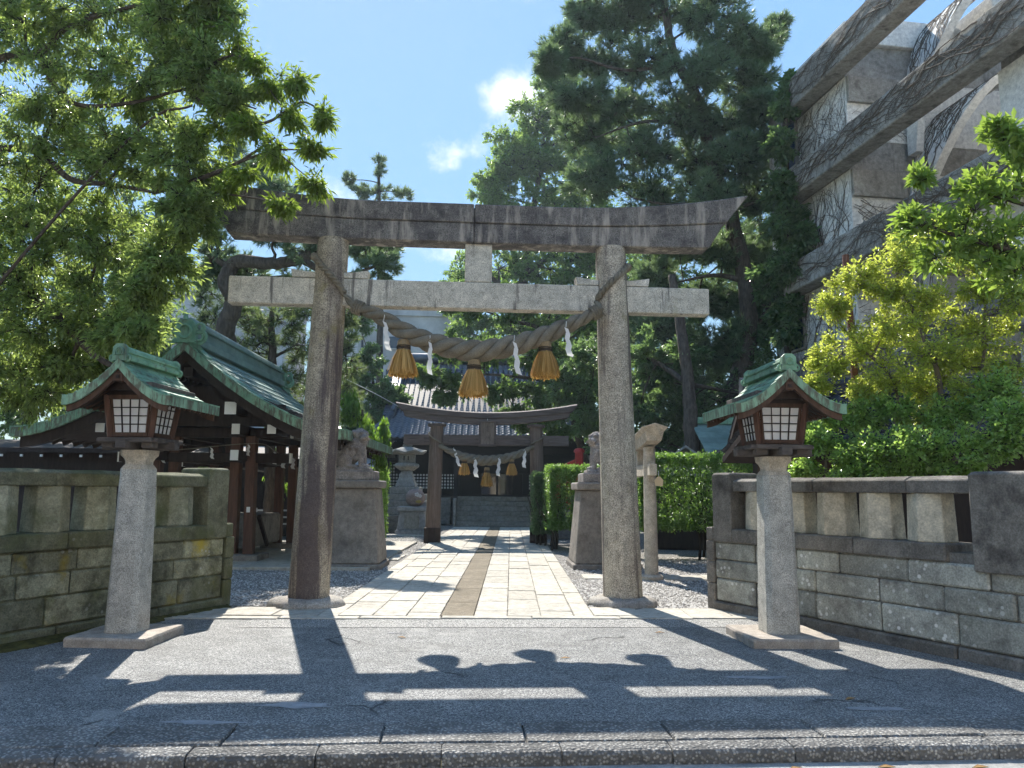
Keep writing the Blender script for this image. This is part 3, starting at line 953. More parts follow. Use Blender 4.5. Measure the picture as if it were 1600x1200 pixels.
tassel('golden straw tassel below the great rope, nearest the mossy pillar', at(631, 533, 9.95), .47, .40, G1, 1)
tassel('golden straw tassel hanging lowest at the middle of the great rope', at(741, 564, 9.98), .47, .40, G1, 2)
tassel('golden straw tassel below the great rope, nearest the paler pillar', at(852, 536, 10.08), .47, .40, G1, 3)

def shide(label, top, h, w, group, lean=0.0, rz=0.0, cord=.08):
    """folded zigzag paper streamer"""
    root = empty('paper_streamer', tuple(top), rz, label, 'streamer', group)
    MB().tube([(0, 0, 0), (lean * -.1, 0, -cord)], .004, 4).build('cord', M['white'], root)
    n = 5
    mb = MB(); z = -cord; x = 0.0
    sh_ = h / (n * .8)
    for k in range(n):
        z0, z1 = z, z - sh_
        dx = w * .30 * (1 if k % 2 == 0 else -1)
        ww = w * (.75 + .1 * k)
        y = -.012 * k
        sl = lean * sh_
        # one paper panel: a slanted parallelogram with a little thickness
        a0, a1 = x, x + dx + sl
        q = [(a0 - ww / 2, y, z0), (a0 + ww / 2, y, z0 - sh_ * .25), (a1 + ww / 2, y + .012, z1 - sh_ * .1), (a1 - ww / 2, y + .012, z1 + sh_ * .15)]
        mb.loft([[(p[0], p[1] - .0015, p[2]) for p in q], [(p[0], p[1] + .0015, p[2]) for p in q]])
        z = z1 + sh_ * .2
        x = a1 - dx * .25
    mb.build('folded_paper', M['paper'], root)
    return root
G2 = 'paper streamers on the great torii rope'
shide('white zigzag paper streamer at the great rope end beside the mossy pillar', at(601, 492, 9.86), .38, .065, G2, .12)
shide('white zigzag paper streamer between the first and the middle tassel of the great rope', at(672, 524, 9.84), .42, .055, G2, 0)
shide('white zigzag paper streamer between the middle and the last tassel of the great rope', at(804, 524, 9.88), .42, .065, G2, .08)
shide('white zigzag paper streamer at the great rope end beside the paler pillar', at(885, 502, 9.98), .38, .07, G2, .06)

# ------------------------------------------------------------------ wooden lanterns on stone posts
def lantern():
    root = empty('lantern_post', (0, 0, 0))
    # plinth with a chipped edge
    mb = MB(); pts = []
    q = random.Random(4)
    for ax in range(4):
        for k in range(7):
            f = -1 + 2 * k / 7
            j = q.uniform(-.02, .008)
            x, y = ((f, -1), (1, f), (-f, 1), (-1, -f))[ax]
            pts.append((x * (.455 + j), y * (.455 + j)))
    mb.loft([[(x * .99, y * .99, -.02) for x, y in pts], [(x, y, .07) for x, y in pts], [(x * .975, y * .975, .092) for x, y in pts]]).build('plinth', M['plinth'], root)
    MB().frustum((0, 0, .09), (.37, .37), (.315, .315), 1.66, cham=.05).build('post', M['post'], root, bevel=.006)
    # shoulder and flared capital
    mb = MB()
    secs = []
    for w, z, k in ((.315, 1.75, .05), (.27, 1.79, .05), (.235, 1.80, .03), (.235, 1.83, .03), (.27, 1.865, .04), (.325, 1.895, .05), (.335, 1.95, .05)):
        h = w / 2
        secs.append([(-h + k, -h, z), (h - k, -h, z), (h, -h + k, z), (h, h - k, z), (h - k, h, z), (-h + k, h, z), (-h, h - k, z), (-h, -h + k, z)])
    mb.loft(secs).build('capital', M['sidetorii'], root)
    # crossed bracket beams
    br = MB()
    br.box((0, 0, 1.995), (.86, .12, .085)).box((0, 0, 1.995), (.12, .86, .0845))
    for s in (-1, 1):
        br.box((s * .30, -.0, 2.045), (.10, .60, .05)).box((0, s * .30, 2.0455), (.60, .10, .05))
    br.build('bracket', M['wood_grey'], root, bevel=.008)
    for sx in (-1, 1):
        for sy in (-1, 1):
            BX((sx * .225, sy * .225, 2.015), (.13, .13, .10)).build('bearing_block', M['wood_grey'], root, bevel=.01)
    # box of the lantern, wider at the top
    Z0, Z1, W0, W1 = 2.07, 2.50, .23, .285
    def hw(z): return W0 + (W1 - W0) * (z - Z0) / (Z1 - Z0)
    BX((0, 0, 2.06), (.52, .52, .03)).build('sill', M['wood'], root, bevel=.004)
    for sx in (-1, 1):
        for sy in (-1, 1):
            MB().bar((sx * W0, sy * W0, Z0), (sx * W1, sy * W1, Z1 + .02), .055, .055).build('corner_post', M['wood_red'], root, bevel=.005)
    for q4 in range(4):
        Rm = Matrix.Rotation(q4 * math.pi / 2, 4, 'Z')
        fr = empty('window', (0, 0, 0)); fr.parent = root; fr.rotation_euler = (0, 0, q4 * math.pi / 2)
        def P(x, z, off=0): return (x * hw(z) / .25, -hw(z) - off, z)
        za, zb = Z0 + .055, Z1 - .03
        xe = .185
        fm = MB()
        fm.bar(P(-xe - .03, Z0 + .035), P(xe + .03, Z0 + .035), .03, .045)
        fm.bar(P(-xe - .03, Z1 - .005), P(xe + .03, Z1 - .005), .03, .05)
        for s in (-1, 1): fm.bar(P(s * (xe + .012), Z0 + .03), P(s * (xe + .012), Z1), .026, .026)
        fm.build('frame', M['wood'], fr, bevel=.003)
        lt = MB()
        for k in range(1, 4):
            x = -xe + 2 * xe * k / 4
            lt.bar(P(x, za, .006), P(x, zb, .006), .011, .012)
            z = za + (zb - za) * k / 4
            lt.bar(P(-xe, z, .008), P(xe, z, .008), .012, .011)
        lt.build('lattice', M['wood_dark'], fr)
        for i in range(4):
            for j in range(4):
                x0, x1 = -xe + 2 * xe * i / 4 + .003, -xe + 2 * xe * (i + 1) / 4 - .003
                z0, z1 = za + (zb - za) * j / 4 + .003, za + (zb - za) * (j + 1) / 4 - .003
                v = [P(x0, z0, 0), P(x1, z0, 0), P(x1, z1, 0), P(x0, z1, 0)]
                w_ = [(a, b + .004, c_) for a, b, c_ in v]
                MB().loft([w_, v]).build('pane', M['paper'], fr)
    BX((0, 0, 2.535), (.60, .60, .05)).build('head_beam', M['wood_dark'], root, bevel=.004)
    # gable: curved barge boards, purlin end, boards under the roof
    HALF, EZ, AZ, Y0, Y1 = .60, 2.44, 2.845, -.58, .66
    def rz_(x):                                     # the sagging roof curve
        f = abs(x) / HALF
        return AZ - (AZ - EZ) * (1.62 * f - .62 * f * f) + .30 * max(0, f - .72) ** 2
    for yy in (Y0 + .045, Y1 - .045):
        for s in (-1, 1):
            secs = []
            for k in range(11):
                x = s * HALF * .93 * k / 10
                z = rz_(x) - .075
                secs.append([(x, yy - .02, z - .075), (x, yy + .02, z - .075), (x, yy + .02, z), (x, yy - .02, z)])
            MB().loft(secs).build('barge_board', M['wood'], root)
    MB().bar((0, Y0 + .01, AZ - .175), (0, Y1 - .01, AZ - .175), .10, .09).build('purlin', M['wood'], root, bevel=.008)
    for s in (-1, 1):
        MB().bar((s * .29, Y0 + .10, 2.59), (s * .29, Y1 - .10, 2.59), .09, .08).build('purlin', M['wood_grey'], root, bevel=.006)
    MB().loft([[(-.27, yy, 2.55), (.27, yy, 2.55), (.02, yy, 2.72), (-.02, yy, 2.72)] for yy in (-.42, -.39)]).build('gable_board', M['wood_dark'], root)
    BX((0, Y0 + .005, AZ - .175), (.035, .012, .035)).build('dark_mortise_plate', M['wood_dark'], root)  # dark plate standing in for the shaded hole in the purlin end
    for s in (-1, 1):                               # rafters under the eaves
        for k in range(9):
            yy = Y0 + .11 + (Y1 - Y0 - .22) * k / 8
            MB().bar((s * .10, yy, rz_(.10) - .10), (s * .54, yy, rz_(.54) - .085), .03, .035).build('rafter', M['wood'], root)
        secs = []
        for k in range(11):
            x = s * HALF * .97 * k / 10
            secs.append([(x, Y0 + .02, rz_(x) - .072), (x, Y1 - .02, rz_(x) - .072), (x, Y1 - .02, rz_(x) - .008), (x, Y0 + .02, rz_(x) - .008)])
        MB().loft(secs).build('roof_deck', M['wood_dark'], root)
    # copper: verge trim on both gables, eave trim, shingled sheets
    for yy in (Y0, Y1):
        for s in (-1, 1):
            secs = []
            for k in range(15):
                x = s * HALF * 1.0 * k / 14
                z = rz_(x)
                d = .02 if yy == Y0 else -.02
                secs.append([(x, yy - d * .2, z - .085), (x, yy + d, z - .085), (x, yy + d, z + .012), (x, yy - d * .2, z + .012)])
            MB().loft(secs).build('verge_trim', M['copper_edge'], root)
    for s in (-1, 1):
        secs = []
        for yy in np.linspace(Y0 + .022, Y1 - .022, 5):
            z = rz_(HALF)
            secs.append([(s * (HALF - .018), yy, z - .08), (s * (HALF + .006), yy, z - .085), (s * (HALF + .006), yy, z + .012), (s * (HALF - .018), yy, z + .01)])
        MB().loft(secs).build('eave_trim', M['copper_edge'], root)
        rows, cl = 9, 5
        for i in range(rows):
            x0, x1 = s * HALF * (i / rows), s * HALF * ((i + 1) / rows + .012)
            for j in range(cl):
                sh0 = (.5 if i % 2 else 0) * (Y1 - Y0) / cl
                ya, yb_ = Y0 + .0 + (Y1 - Y0) * j / cl + sh0, Y0 + (Y1 - Y0) * (j + 1) / cl + sh0
                if j == cl - 1 and i % 2: yb_ = Y1
                ya, yb_ = ya + .002, min(yb_, Y1) - .002
                if i % 2 and j == 0: ya0 = Y0 + .002
                q = [(x0, ya, rz_(x0) + .014), (x1, ya, rz_(x1) + .026), (x1, yb_, rz_(x1) + .026), (x0, yb_, rz_(x0) + .014)]
                MB().loft([[(a, b, c_ - .012) for a, b, c_ in q], q]).build('copper_sheet', M['copper'], root)
                if i % 2 and j == 0:
                    q = [(x0, Y0 + .002, rz_(x0) + .014), (x1, Y0 + .002, rz_(x1) + .026), (x1, ya - .004, rz_(x1) + .026), (x0, ya - .004, rz_(x0) + .014)]
                    MB().loft([[(a, b, c_ - .012) for a, b, c_ in q], q]).build('copper_sheet', M['copper'], root)
    # ridge and its scrolled end ornaments
    rg = MB()
    for w, z0, z1 in ((.17, AZ + .0, AZ + .04), (.13, AZ + .04, AZ + .075), (.16, AZ + .075, AZ + .095)):
        rg.box((0, (Y0 + Y1) / 2, (z0 + z1) / 2), (w, Y1 - Y0 - .10, z1 - z0))
    rg.tube([(0, Y0 + .06, AZ + .11), (0, Y1 - .06, AZ + .11)], .045, 10)
    rg.build('ridge', M['copper'], root, bevel=.004)
    for yy, dd in ((Y0 + .03, -1), (Y1 - .03, 1)):
        og = MB()
        og.loft([[(-.085, yy - .025, AZ - .01), (.085, yy - .025, AZ - .01), (.075, yy - .025, AZ + .13), (.04, yy - .025, AZ + .165), (-.04, yy - .025, AZ + .165), (-.075, yy - .025, AZ + .13)],
                 [(-.085, yy + .03, AZ - .01), (.085, yy + .03, AZ - .01), (.075, yy + .03, AZ + .13), (.04, yy + .03, AZ + .165), (-.04, yy + .03, AZ + .165), (-.075, yy + .03, AZ + .13)]])
        og.tube([(.045 * math.cos(a_), yy + dd * .035, AZ + .075 + .05 * math.sin(a_)) for a_ in np.linspace(-.5, math.pi + .5, 14)], .012, 6)
        og.tube([(.028 * math.cos(a_), yy + dd * .033, AZ + .08 + .03 * math.sin(a_)) for a_ in np.linspace(0, 2 * math.pi, 12)], .008, 5)
        for s in (-1, 1):
            og.tube([(s * (.085 + .03 * math.cos(a_) * (1 - a_ / 12)), yy, AZ + .02 + .03 * math.sin(a_) * (1 - a_ / 12)) for a_ in np.linspace(-2.2, 5, 16)], .013, 6)
        og.build('ridge_ornament', M['copper'], root, smooth=35)
    return root

lan1 = lantern()
lan2 = copy_tree(lan1)
lan1.scale = (.89, .89, .955); lan2.scale = (.93, .93, .955)
lan1.location = (-3.78, 7.86, 0); lan1.rotation_euler = (0, 0, R(-3))
lan2.location = (2.75, 8.12, 0); lan2.rotation_euler = (0, 0, R(2))
GL = 'copper-roofed lanterns flanking the torii'
tag(lan1, 'wooden lantern with green copper roof on stone post before the mossy wall', 'lantern', GL)
tag(lan2, 'wooden lantern with green copper roof on stone post before the lichened wall', 'lantern', GL)

# ------------------------------------------------------------------ purification pavilion with copper roof
pav = empty('pavilion', (-6.3, 14.6, 0), R(1.0), 'open wooden pavilion with a sweeping green copper roof behind the mossy wall', 'pavilion')
PH, PEZ, PAZ, PL = 3.15, 2.50, 4.27, 6.3          # half span, eave height, apex height, length
def prz(x):
    f = abs(x) / PH
    return PAZ - (PAZ - PEZ) * (1.62 * f - .62 * f * f) + 1.2 * max(0, f - .75) ** 2
for s in (-1, 1):
    for yy, nm in ((0.0, 0), (PL, 1)):
        n = 13                                      # verge trim in short copper lengths
        for k in range(n):
            xa, xb2 = PH * k / n, PH * (k + 1) / n - .006
            d = -.06 if nm == 0 else .06
            secs = []
            for x in (xa, (xa + xb2) / 2, xb2):
                z = prz(x)
                secs.append([(s * x, yy, z - .17), (s * x, yy + d, z - .165), (s * x, yy + d, z + .012), (s * x, yy, z + .012)])
            MB().loft(secs).build('verge_sheet', M['copper_edge'], pav)
    n = 13                                          # diagonal first sheets behind the verge, then long courses
    for k in range(n):
        xa, xb2 = PH * k / n, PH * (k + 1.06) / n
        for ya, yb2, nm in ((-.05, .72, 'verge'), (.725, 2.5, 'c'), (2.505, 4.4, 'c'), (4.405, PL + .05, 'c')):
            skew = -.16 if nm == 'verge' else 0
            q = [(s * xa, ya, prz(xa) + .018), (s * xb2, ya, prz(xb2) + .034), (s * xb2, yb2 + skew * .0, prz(xb2) + .034), (s * xa, yb2 + skew * 0, prz(xa) + .018)]
            if nm == 'verge': q = [(a, b, c_ + .006) for a, b, c_ in q]
            MB().loft([[(a, b, c_ - .02) for a, b, c_ in q], q]).build('copper_sheet', M['copper'] if nm == 'verge' else M['copper_roof'], pav)
            if nm == 'c':
                mbs = MB()                            # fine standing seams across the courses
                for i in range(1, 3):
                    xm = xa + (xb2 - xa) * i / 3
                    mbs.bar((s * xm, ya + .01, prz(xm) + .033), (s * xm, yb2 - .01, prz(xm) + .033), .012, .016)
                mbs.build('seam', M['copper_roof'], pav)
    # deck, eave trim and rafters
    secs = []
    for k in range(15):
        x = s * PH * .985 * k / 14
        secs.append([(x, .02, prz(x) - .16), (x, PL - .02, prz(x) - .16), (x, PL - .02, prz(x) - .01), (x, .02, prz(x) - .01)])
    MB().loft(secs).build('roof_deck', M['wood_dark'], pav)
    MB().bar((s * PH, -.05, prz(PH) - .07), (s * PH, PL + .05, prz(PH) - .07), .05, .17).build('eave_trim', M['copper_edge'], pav)
    for k in range(15):
        yy = .35 + (PL - .7) * k / 14
        MB().bar((s * .4, yy, prz(.4) - .22), (s * (PH - .12), yy, prz(PH - .12) - .21), .07, .09).build('rafter', M['wood_dark'], pav)
    for yy in (.12, PL - .12):                        # barge boards
        secs = []
        for k in range(15):
            x = s * PH * .96 * k / 14
            z = prz(x) - .165
            secs.append([(x, yy - .05, z - .20), (x, yy + .05, z - .20), (x, yy + .05, z), (x, yy - .05, z)])
        MB().loft(secs).build('barge_board', M['wood_dark'], pav)
rg = MB()
for w, z0, z1 in ((.42, PAZ - .04, PAZ + .10), (.30, PAZ + .10, PAZ + .30), (.40, PAZ + .30, PAZ + .36)):
    rg.box((0, PL / 2, (z0 + z1) / 2), (w, PL - .2, z1 - z0))
rg.tube([(0, .12, PAZ + .40), (0, PL - .12, PAZ + .40)], .11, 12)
rg.build('ridge', M['copper_roof'], pav, bevel=.01, smooth=40)
for yy, dd in ((-.02, -1), (PL + .02, 1)):
    og = MB()
    og.loft([[(-.20, yy + e, PAZ - .02), (.20, yy + e, PAZ - .02), (.19, yy + e, PAZ + .34), (.12, yy + e, PAZ + .43), (-.12, yy + e, PAZ + .43), (-.19, yy + e, PAZ + .34)] for e in (-.05, .10)])
    og.tube([(.12 * math.cos(a_), yy + dd * .06, PAZ + .20 + .13 * math.sin(a_)) for a_ in np.linspace(0, 2 * math.pi, 20)], .03, 6)
    og.tube([(0, yy + dd * .05, PAZ + .42), (.0, yy + dd * .05, PAZ + .52), (.04, yy + dd * .05, PAZ + .56)], [.06, .04, .015], 7)
    for s in (-1, 1):
        for rr0, cz in ((.13, PAZ + .10), (.09, PAZ + .27)):
            og.tube([(s * (.27 + rr0 * math.cos(a_) * (1 - a_ / 14)), yy + dd * .02, cz + rr0 * math.sin(a_) * (1 - a_ / 14)) for a_ in np.linspace(-2.4, 7, 24)], .032, 6)
    og.loft([[(s_ * .24, yy + dd * .04, PAZ - .02), (s_ * .36, yy + dd * .04, PAZ - .16), (s_ * .30, yy + dd * .04, PAZ - .18), (s_ * .0, yy + dd * .04, PAZ - .02)] for s_ in (1, .99)])
    og.build('ridge_ornament', M['copper'], pav, smooth=35)
    # copper hood above the verge where it meets the ornament
    for s in (-1, 1):
        MB().loft([[(s * .05, yy - dd * .02, PAZ + .02), (s * .42, yy - dd * .02, prz(.42) + .03), (s * .42, yy - dd * .3, prz(.42) + .05), (s * .05, yy - dd * .3, PAZ + .05)],
                   [(s * .05, yy - dd * .02, PAZ + .06), (s * .42, yy - dd * .02, prz(.42) + .07), (s * .42, yy - dd * .3, prz(.42) + .09), (s * .05, yy - dd * .3, PAZ + .09)]]).build('ridge_foot', M['copper'], pav)
cx_post = 1.0
for s in (-1, 1):
    for y0 in (1.35, 4.6):
        for dx, dy in ((0, 0), (-s * .36, .06)):
            MB().bar((s * cx_post + dx, y0 + dy, .10), (s * (cx_post - .05) + dx * .9, y0 + dy, 2.55), .20, .20).build('post', M['wood_red'], pav, bevel=.012)
        BX((s * cx_post - s * .18, y0 + .03, .10), (.95, .8, .12)).build('footing', M['pedestal'], pav, bevel=.015)
for z, h in ((2.10, .20), (2.62, .20)):
    for y0 in (1.35, 4.6):
        BX((0, y0 + .03, z), (3.5, .15, h)).build('tie_beam', M['wood_dark'], pav, bevel=.01)
        for s in (-1, 1):
            BX((s * 1.755, y0 + .03, z), (.03, .155, h + .004)).build('white_cap', M['white'], pav)
    for s in (-1, 1):
        BX((s * (cx_post - .18), 3.2, z + .03), (.15, 5.0, h)).build('tie_beam', M['wood_dark'], pav, bevel=.01)
        BX((s * (cx_post - .18), .69, z + .03), (.155, .03, h + .004)).build('white_cap', M['white'], pav)
for s in (-1, 1):
    BX((s * 1.65, 3.1, 2.62), (.16, 5.6, .17)).build('purlin', M['wood_dark'], pav, bevel=.01)
    BX((s * 1.65, .285, 2.62), (.165, .03, .174)).build('white_cap', M['white'], pav)
    BX((s * .85, 3.1, 3.02), (.16, 5.7, .18)).build('purlin', M['wood_dark'], pav, bevel=.01)
    BX((s * .85, .235, 3.02), (.22, .03, .24)).build('white_cap', M['white'], pav)
BX((0, 3.1, 3.72), (.18, 5.8, .2)).build('purlin', M['wood_dark'], pav, bevel=.01)
BX((0, 1.0, 2.95), (3.4, .06, .45)).build('gable_board', M['wood_dark'], pav)
BX((0, 1.0, 3.35), (1.7, .055, .36)).build('gable_board', M['wood_dark'], pav)
for s in (-1, 1):
    BX((s * .98, 1.235, 1.05), (.07, .012, .11)).build('notice', M['white'], pav)
    MB().bar((s * 1.0, 1.9, .9), (s * 1.0, 2.6, .25), .07, .07).build('brace', M['wood_dark'], pav)
BX((0, 3.2, .55), (1.5, 2.6, .7)).build('water_basin', M['pedestal'], pav, bevel=.05)
# thin rope with paper streamers round the pavilion
plat = empty('pavilion_platform', (0, 0, 0)); tag(plat, kind='structure')
for i in range(10):
    for j in range(7):
        slab(-10.4 + i * .78, -9.62 + i * .78, 14.45 + j * 1.05, 15.5 + j * 1.05, plat, z=.05 + rr.uniform(-.003, .003), h=.12)
PW = Matrix.Translation((-6.3, 14.6, 0)) @ Matrix.Rotation(R(1.0), 4, 'Z')
cpts = [at(230, 706, 15.9), at(300, 701, 15.9), at(372, 694, 15.9), at(412, 694, 15.9), at(430, 705, 17.2), at(450, 714, 18.6), at(475, 712, 19.6), at(515, 706, 20.2)]
cq = curve_pts(cpts, 60)
off0 = cq[0]
cord = MB().tube([p - off0 for p in cq], .010, 5).build('thin_rope', M['rope'])
cord.location = off0
tag(cord, 'thin cord strung between the posts of the copper-roofed pavilion', 'rope')
GP = 'small paper streamers round the pavilion'
ordn = ['first', 'second', 'third', 'fourth', 'fifth', 'sixth', 'seventh', 'eighth']
for i, f in enumerate((.06, .20, .345, .58, .68, .78, .86)):
    p = cq[int(f * 60)]
    shide('small white paper streamer on the pavilion cord, %s counting from the wooden lantern' % ordn[i], p, .22 if i < 3 else .26, .06 if i < 3 else .08, GP, .15 if i < 2 else 0, cord=.02)

# ------------------------------------------------------------------ guardian lion-dogs on tall pedestals
def pedestal(x, y, label, rz):
    root = empty('guardian_pedestal', (x, y, 0), rz, label, 'pedestal', 'tall pedestals of the guardian statues')
    MB().frustum((0, 0, -.02), (1.34, 1.34), (1.32, 1.32), .11).build('foot', M['pedestal'], root, bevel=.02)
    MB().frustum((0, 0, .09), (1.24, 1.24), (.98, .98), 1.42).build('shaft', M['pedestal'], root, bevel=.025)
    BX((0, 0, 1.58), (1.14, 1.14, .15)).build('cap', M['pedestal'], root, bevel=.025)
    BX((0, 0, 1.745), (.88, .84, .19)).build('upper_block', M['komainu'], root, bevel=.02)
    return root
pedestal(-3.10, 15.3, 'dark tapered stone pedestal beside the mossy pillar of the great torii', R(2))
pedestal(1.84, 15.7, 'dark tapered stone pedestal beside the clipped hedge', R(2))

def ell(mb, c, r, n=10, rot=None):
    secs = []
    m = 7
    M3 = rot.to_matrix() if rot is not None else Matrix.Identity(3)
    for i in range(m + 1):
        a = math.pi * (i / m)
        a = max(.08, min(math.pi - .08, a))
        secs.append([Vector(c) + M3 @ Vector((r[0] * math.sin(a) * math.cos(2 * math.pi * k / n), r[1] * math.sin(a) * math.sin(2 * math.pi * k / n), -r[2] * math.cos(a))) for k in range(n)])
    mb.loft(secs)

def remesh_object(name, mb, mat, parent, voxel, disp=.0):
    me = mb.mesh(name)
    o = link(name, me, mat, None)
    md = o.modifiers.new('r', 'REMESH'); md.mode = 'VOXEL'; md.voxel_size = voxel
    sm = o.modifiers.new('s', 'SMOOTH'); sm.factor = .5; sm.iterations = 2
    dg = bpy.context.evaluated_depsgraph_get()
    new = bpy.data.meshes.new_from_object(o.evaluated_get(dg))
    o.modifiers.clear()
    old = o.data; o.data = new
    bpy.data.meshes.remove(old)
    if not new.materials: new.materials.append(mat)
    new.polygons.foreach_set('use_smooth', [True] * len(new.polygons))
    if parent is not None: o.parent = parent
    return o

def komainu(loc, rz, label, head_turn):
    """a seated lion-dog facing +x in its own frame"""
    root = empty('guardian_lion_statue', loc, rz, label, 'statue', 'stone guardian lions')
    mb = MB()
    mb.box((0, 0, .03), (.72, .40, .06))                                   # slab it sits on
    ell(mb, (-.18, 0, .26), (.20, .17, .22))                               # haunches
    ell(mb, (-.02, 0, .36), (.20, .16, .22))                               # belly
    ell(mb, (.10, 0, .48), (.16, .165, .21))                               # chest
    for s in (-1, 1):
        ell(mb, (-.14, s * .13, .19), (.17, .08, .15))                     # thigh
        ell(mb, (.02, s * .16, .085), (.13, .06, .045))                    # hind paw
        mb.tube([(.15, s * .10, .46), (.19, s * .11, .30), (.20, s * .11, .12)], [.085, .065, .055], 8)
        ell(mb, (.235, s * .11, .09), (.09, .062, .05))                    # fore paw
        for k in range(4): ell(mb, (.20 - k * .035, s * (.10 + .01 * k), .40 - k * .05), (.05, .035, .05))   # leg curls
    Hm = Matrix.Rotation(head_turn, 3, 'Z')
    hc = Vector((.13, 0, .68))
    def H(x, y, z): return hc + Hm @ Vector((x, y, z))
    ell(mb, H(0, 0, .02), (.15, .145, .15))                                # skull
    ell(mb, H(.13, 0, -.03), (.095, .11, .06))                             # upper jaw
    ell(mb, H(.10, 0, -.105), (.08, .09, .035))                            # lower jaw
    ell(mb, H(.205, 0, .0), (.03, .05, .035))                              # nose
    for s in (-1, 1):
        ell(mb, H(.115, s * .065, .075), (.045, .045, .028))               # brows over the eyes
        ell(mb, H(.135, s * .06, .035), (.02, .022, .02))                  # bulging eyes
        ell(mb, H(.15, s * .085, -.055), (.05, .022, .03))                 # cheeks drawn back from the mouth
        ell(mb, H(-.02, s * .15, .06), (.07, .03, .05))                    # ears folded
    q = random.Random(8)
    for k in range(46):                                                    # mane of curls
        a = q.uniform(0, 2 * math.pi); b = q.uniform(-.9, .75)
        v = Vector((math.cos(a) * math.cos(b), math.sin(a) * math.cos(b), math.sin(b)))
        if v.x > .35: continue
        ell(mb, H(v.x * .16 - .01, v.y * .165, v.z * .18 - .03), (.045, .045, .045), 7)
    for k in range(16):
        ell(mb, (.12 - .02 * k + q.uniform(-.05, .05), q.choice((-1, 1)) * q.uniform(.08, .16), .56 - .018 * k), (.04, .035, .05), 7)
    for k, (x, z, r) in enumerate(((-.32, .22, .08), (-.38, .34, .095), (-.37, .47, .09), (-.31, .57, .07), (-.24, .50, .055))):
        ell(mb, (x, 0, z), (r, r * .8, r * 1.15), 8)                       # flame tail
        ell(mb, (x + .02, .07, z - .02), (r * .6, r * .5, r * .9), 8)
        ell(mb, (x + .02, -.07, z - .02), (r * .6, r * .5, r * .9), 8)
    remesh_object('body', mb, M['komainu'], root, .0105)
    return root
k1 = komainu((-3.14, 15.3, 1.84), R(-4), 'seated stone guardian lion on the pedestal beside the mossy pillar', R(-35))
k2 = komainu((1.86, 15.7, 1.84), R(184), 'seated stone guardian lion on the pedestal beside the clipped hedge', R(38))

M['plaque'] = plain('faded_plaque_wood', (.19, .15, .12), .8, grain=(20, 20, 3))
# ------------------------------------------------------------------ old wooden torii further along the path
T2 = Vector((-.72, 22.2, 0)); T2Y = R(2.5)
tor2 = empty('wooden_torii', T2, T2Y, 'old dark wooden torii with a name board, in front of the hall', 'torii')
for s in (-1, 1):
    MB().tube([(s * (1.50 - .07 * z / 3.3), 0, z) for z in (0, .8, 1.6, 2.4, 3.32)], [.215, .205, .20, .195, .185], 18).build('pillar', M['torii_wood'], tor2, smooth=40)
    MB().lathe([(.255, -.02), (.25, .40), (.235, .42)], 8, (s * 1.5, 0, 0), rz=R(22.5)).build('base_sleeve', M['wood_dark'], tor2, bevel=.01)
    MB().lathe([(.25, 3.28), (.27, 3.33), (.27, 3.36)], 18, (s * 1.43, 0, 0)).build('pillar_ring', M['torii_wood_h'], tor2)
up2 = lambda s, a: a * abs(s) ** 1.9
def beam2(name, zb, zt, hw, xb, xt, mat, ridge):
    secs = []
    for i in range(29):
        s = -1 + 2 * i / 28
        secs.append([(s * xb, -hw, zb + up2(s, .22)), (s * xb, hw, zb + up2(s, .22)), (s * xt, hw, zt + up2(s, .27)), (s * xt, 0, zt + up2(s, .27) + ridge), (s * xt, -hw, zt + up2(s, .27))])
    MB().loft(secs).build(name, M[mat], tor2, bevel=.008, angle=50)
beam2('lower_lintel', 3.35, 3.52, .16, 2.36, 2.44, 'torii_wood_h', 0)
beam2('top_lintel', 3.525, 3.67, .20, 2.48, 2.62, 'torii_wood_h', .05)
BX((0, 0, 2.90), (4.75, .16, .30)).build('tie_beam', M['torii_wood_h'], tor2, bevel=.012)
for s in (-1, 1):
    for q in (-1, 1):
        BX((s * 1.44 + q * .27, -.0, 2.93), (.16, .22, .22)).build('wedge', M['torii_wood_h'], tor2, bevel=.01)
BX((.02, -.27, 3.08), (.40, .05, .62)).build('name_board', M['plaque'], tor2, bevel=.005)
nb = [o for o in kids(tor2) if o.name.startswith('name_board')][0]
fm = MB()
for s in (-1, 1): fm.box((.02 + s * .22, -.29, 3.08), (.06, .09, .70))
for z in (2.74, 3.42): fm.box((.02, -.292, z), (.52, .09, .06))
fm.build('frame', M['torii_wood_h'], nb, bevel=.006)
gl = MB()                                          # worn raised characters, no longer readable
for (x0, z0, x1, z1) in ((-.05, 3.26, .06, 3.27), (-.06, 3.20, .07, 3.205), (0, 3.30, 0, 3.14), (-.05, 3.15, .05, 3.14), (-.02, 3.0, -.08, 2.87), (.03, 3.0, .10, 2.87), (-.03, 2.95, .05, 2.95)):
    gl.bar((.02 + x0, -.298, z0), (.02 + x1, -.298, z1), .012, .022, (0, 1, 0))
gl.build('worn_characters', M['torii_wood_h'], nb)
MB().bar((.02, -.235, 3.42), (.02, -.05, 3.62), .012, .012).build('hanger', M['white'], tor2)
T2W = Matrix.Translation(T2) @ Matrix.Rotation(T2Y, 4, 'Z')
ctrl = [T2W @ Vector(p) for p in ((-1.35, -.26, 2.72), (-.9, -.26, 2.50), (-.45, -.26, 2.36), (0, -.26, 2.31), (.45, -.26, 2.36), (.9, -.26, 2.50), (1.35, -.26, 2.72))]
rp2 = curve_pts(ctrl, 90)
sh2 = empty('sacred_rope', tuple(rp2[45]), 0, 'grey twisted straw rope hung under the wooden torii', 'rope')
o2 = Vector(sh2.location)
rr2 = lambda f: .04 + .10 * math.sin(math.pi * min(1, max(0, f))) ** .8
strands(MB(), [p - o2 for p in rp2], rr2, 4.5, 3, 8).build('twisted_straw', M['rope'], sh2, smooth='all')
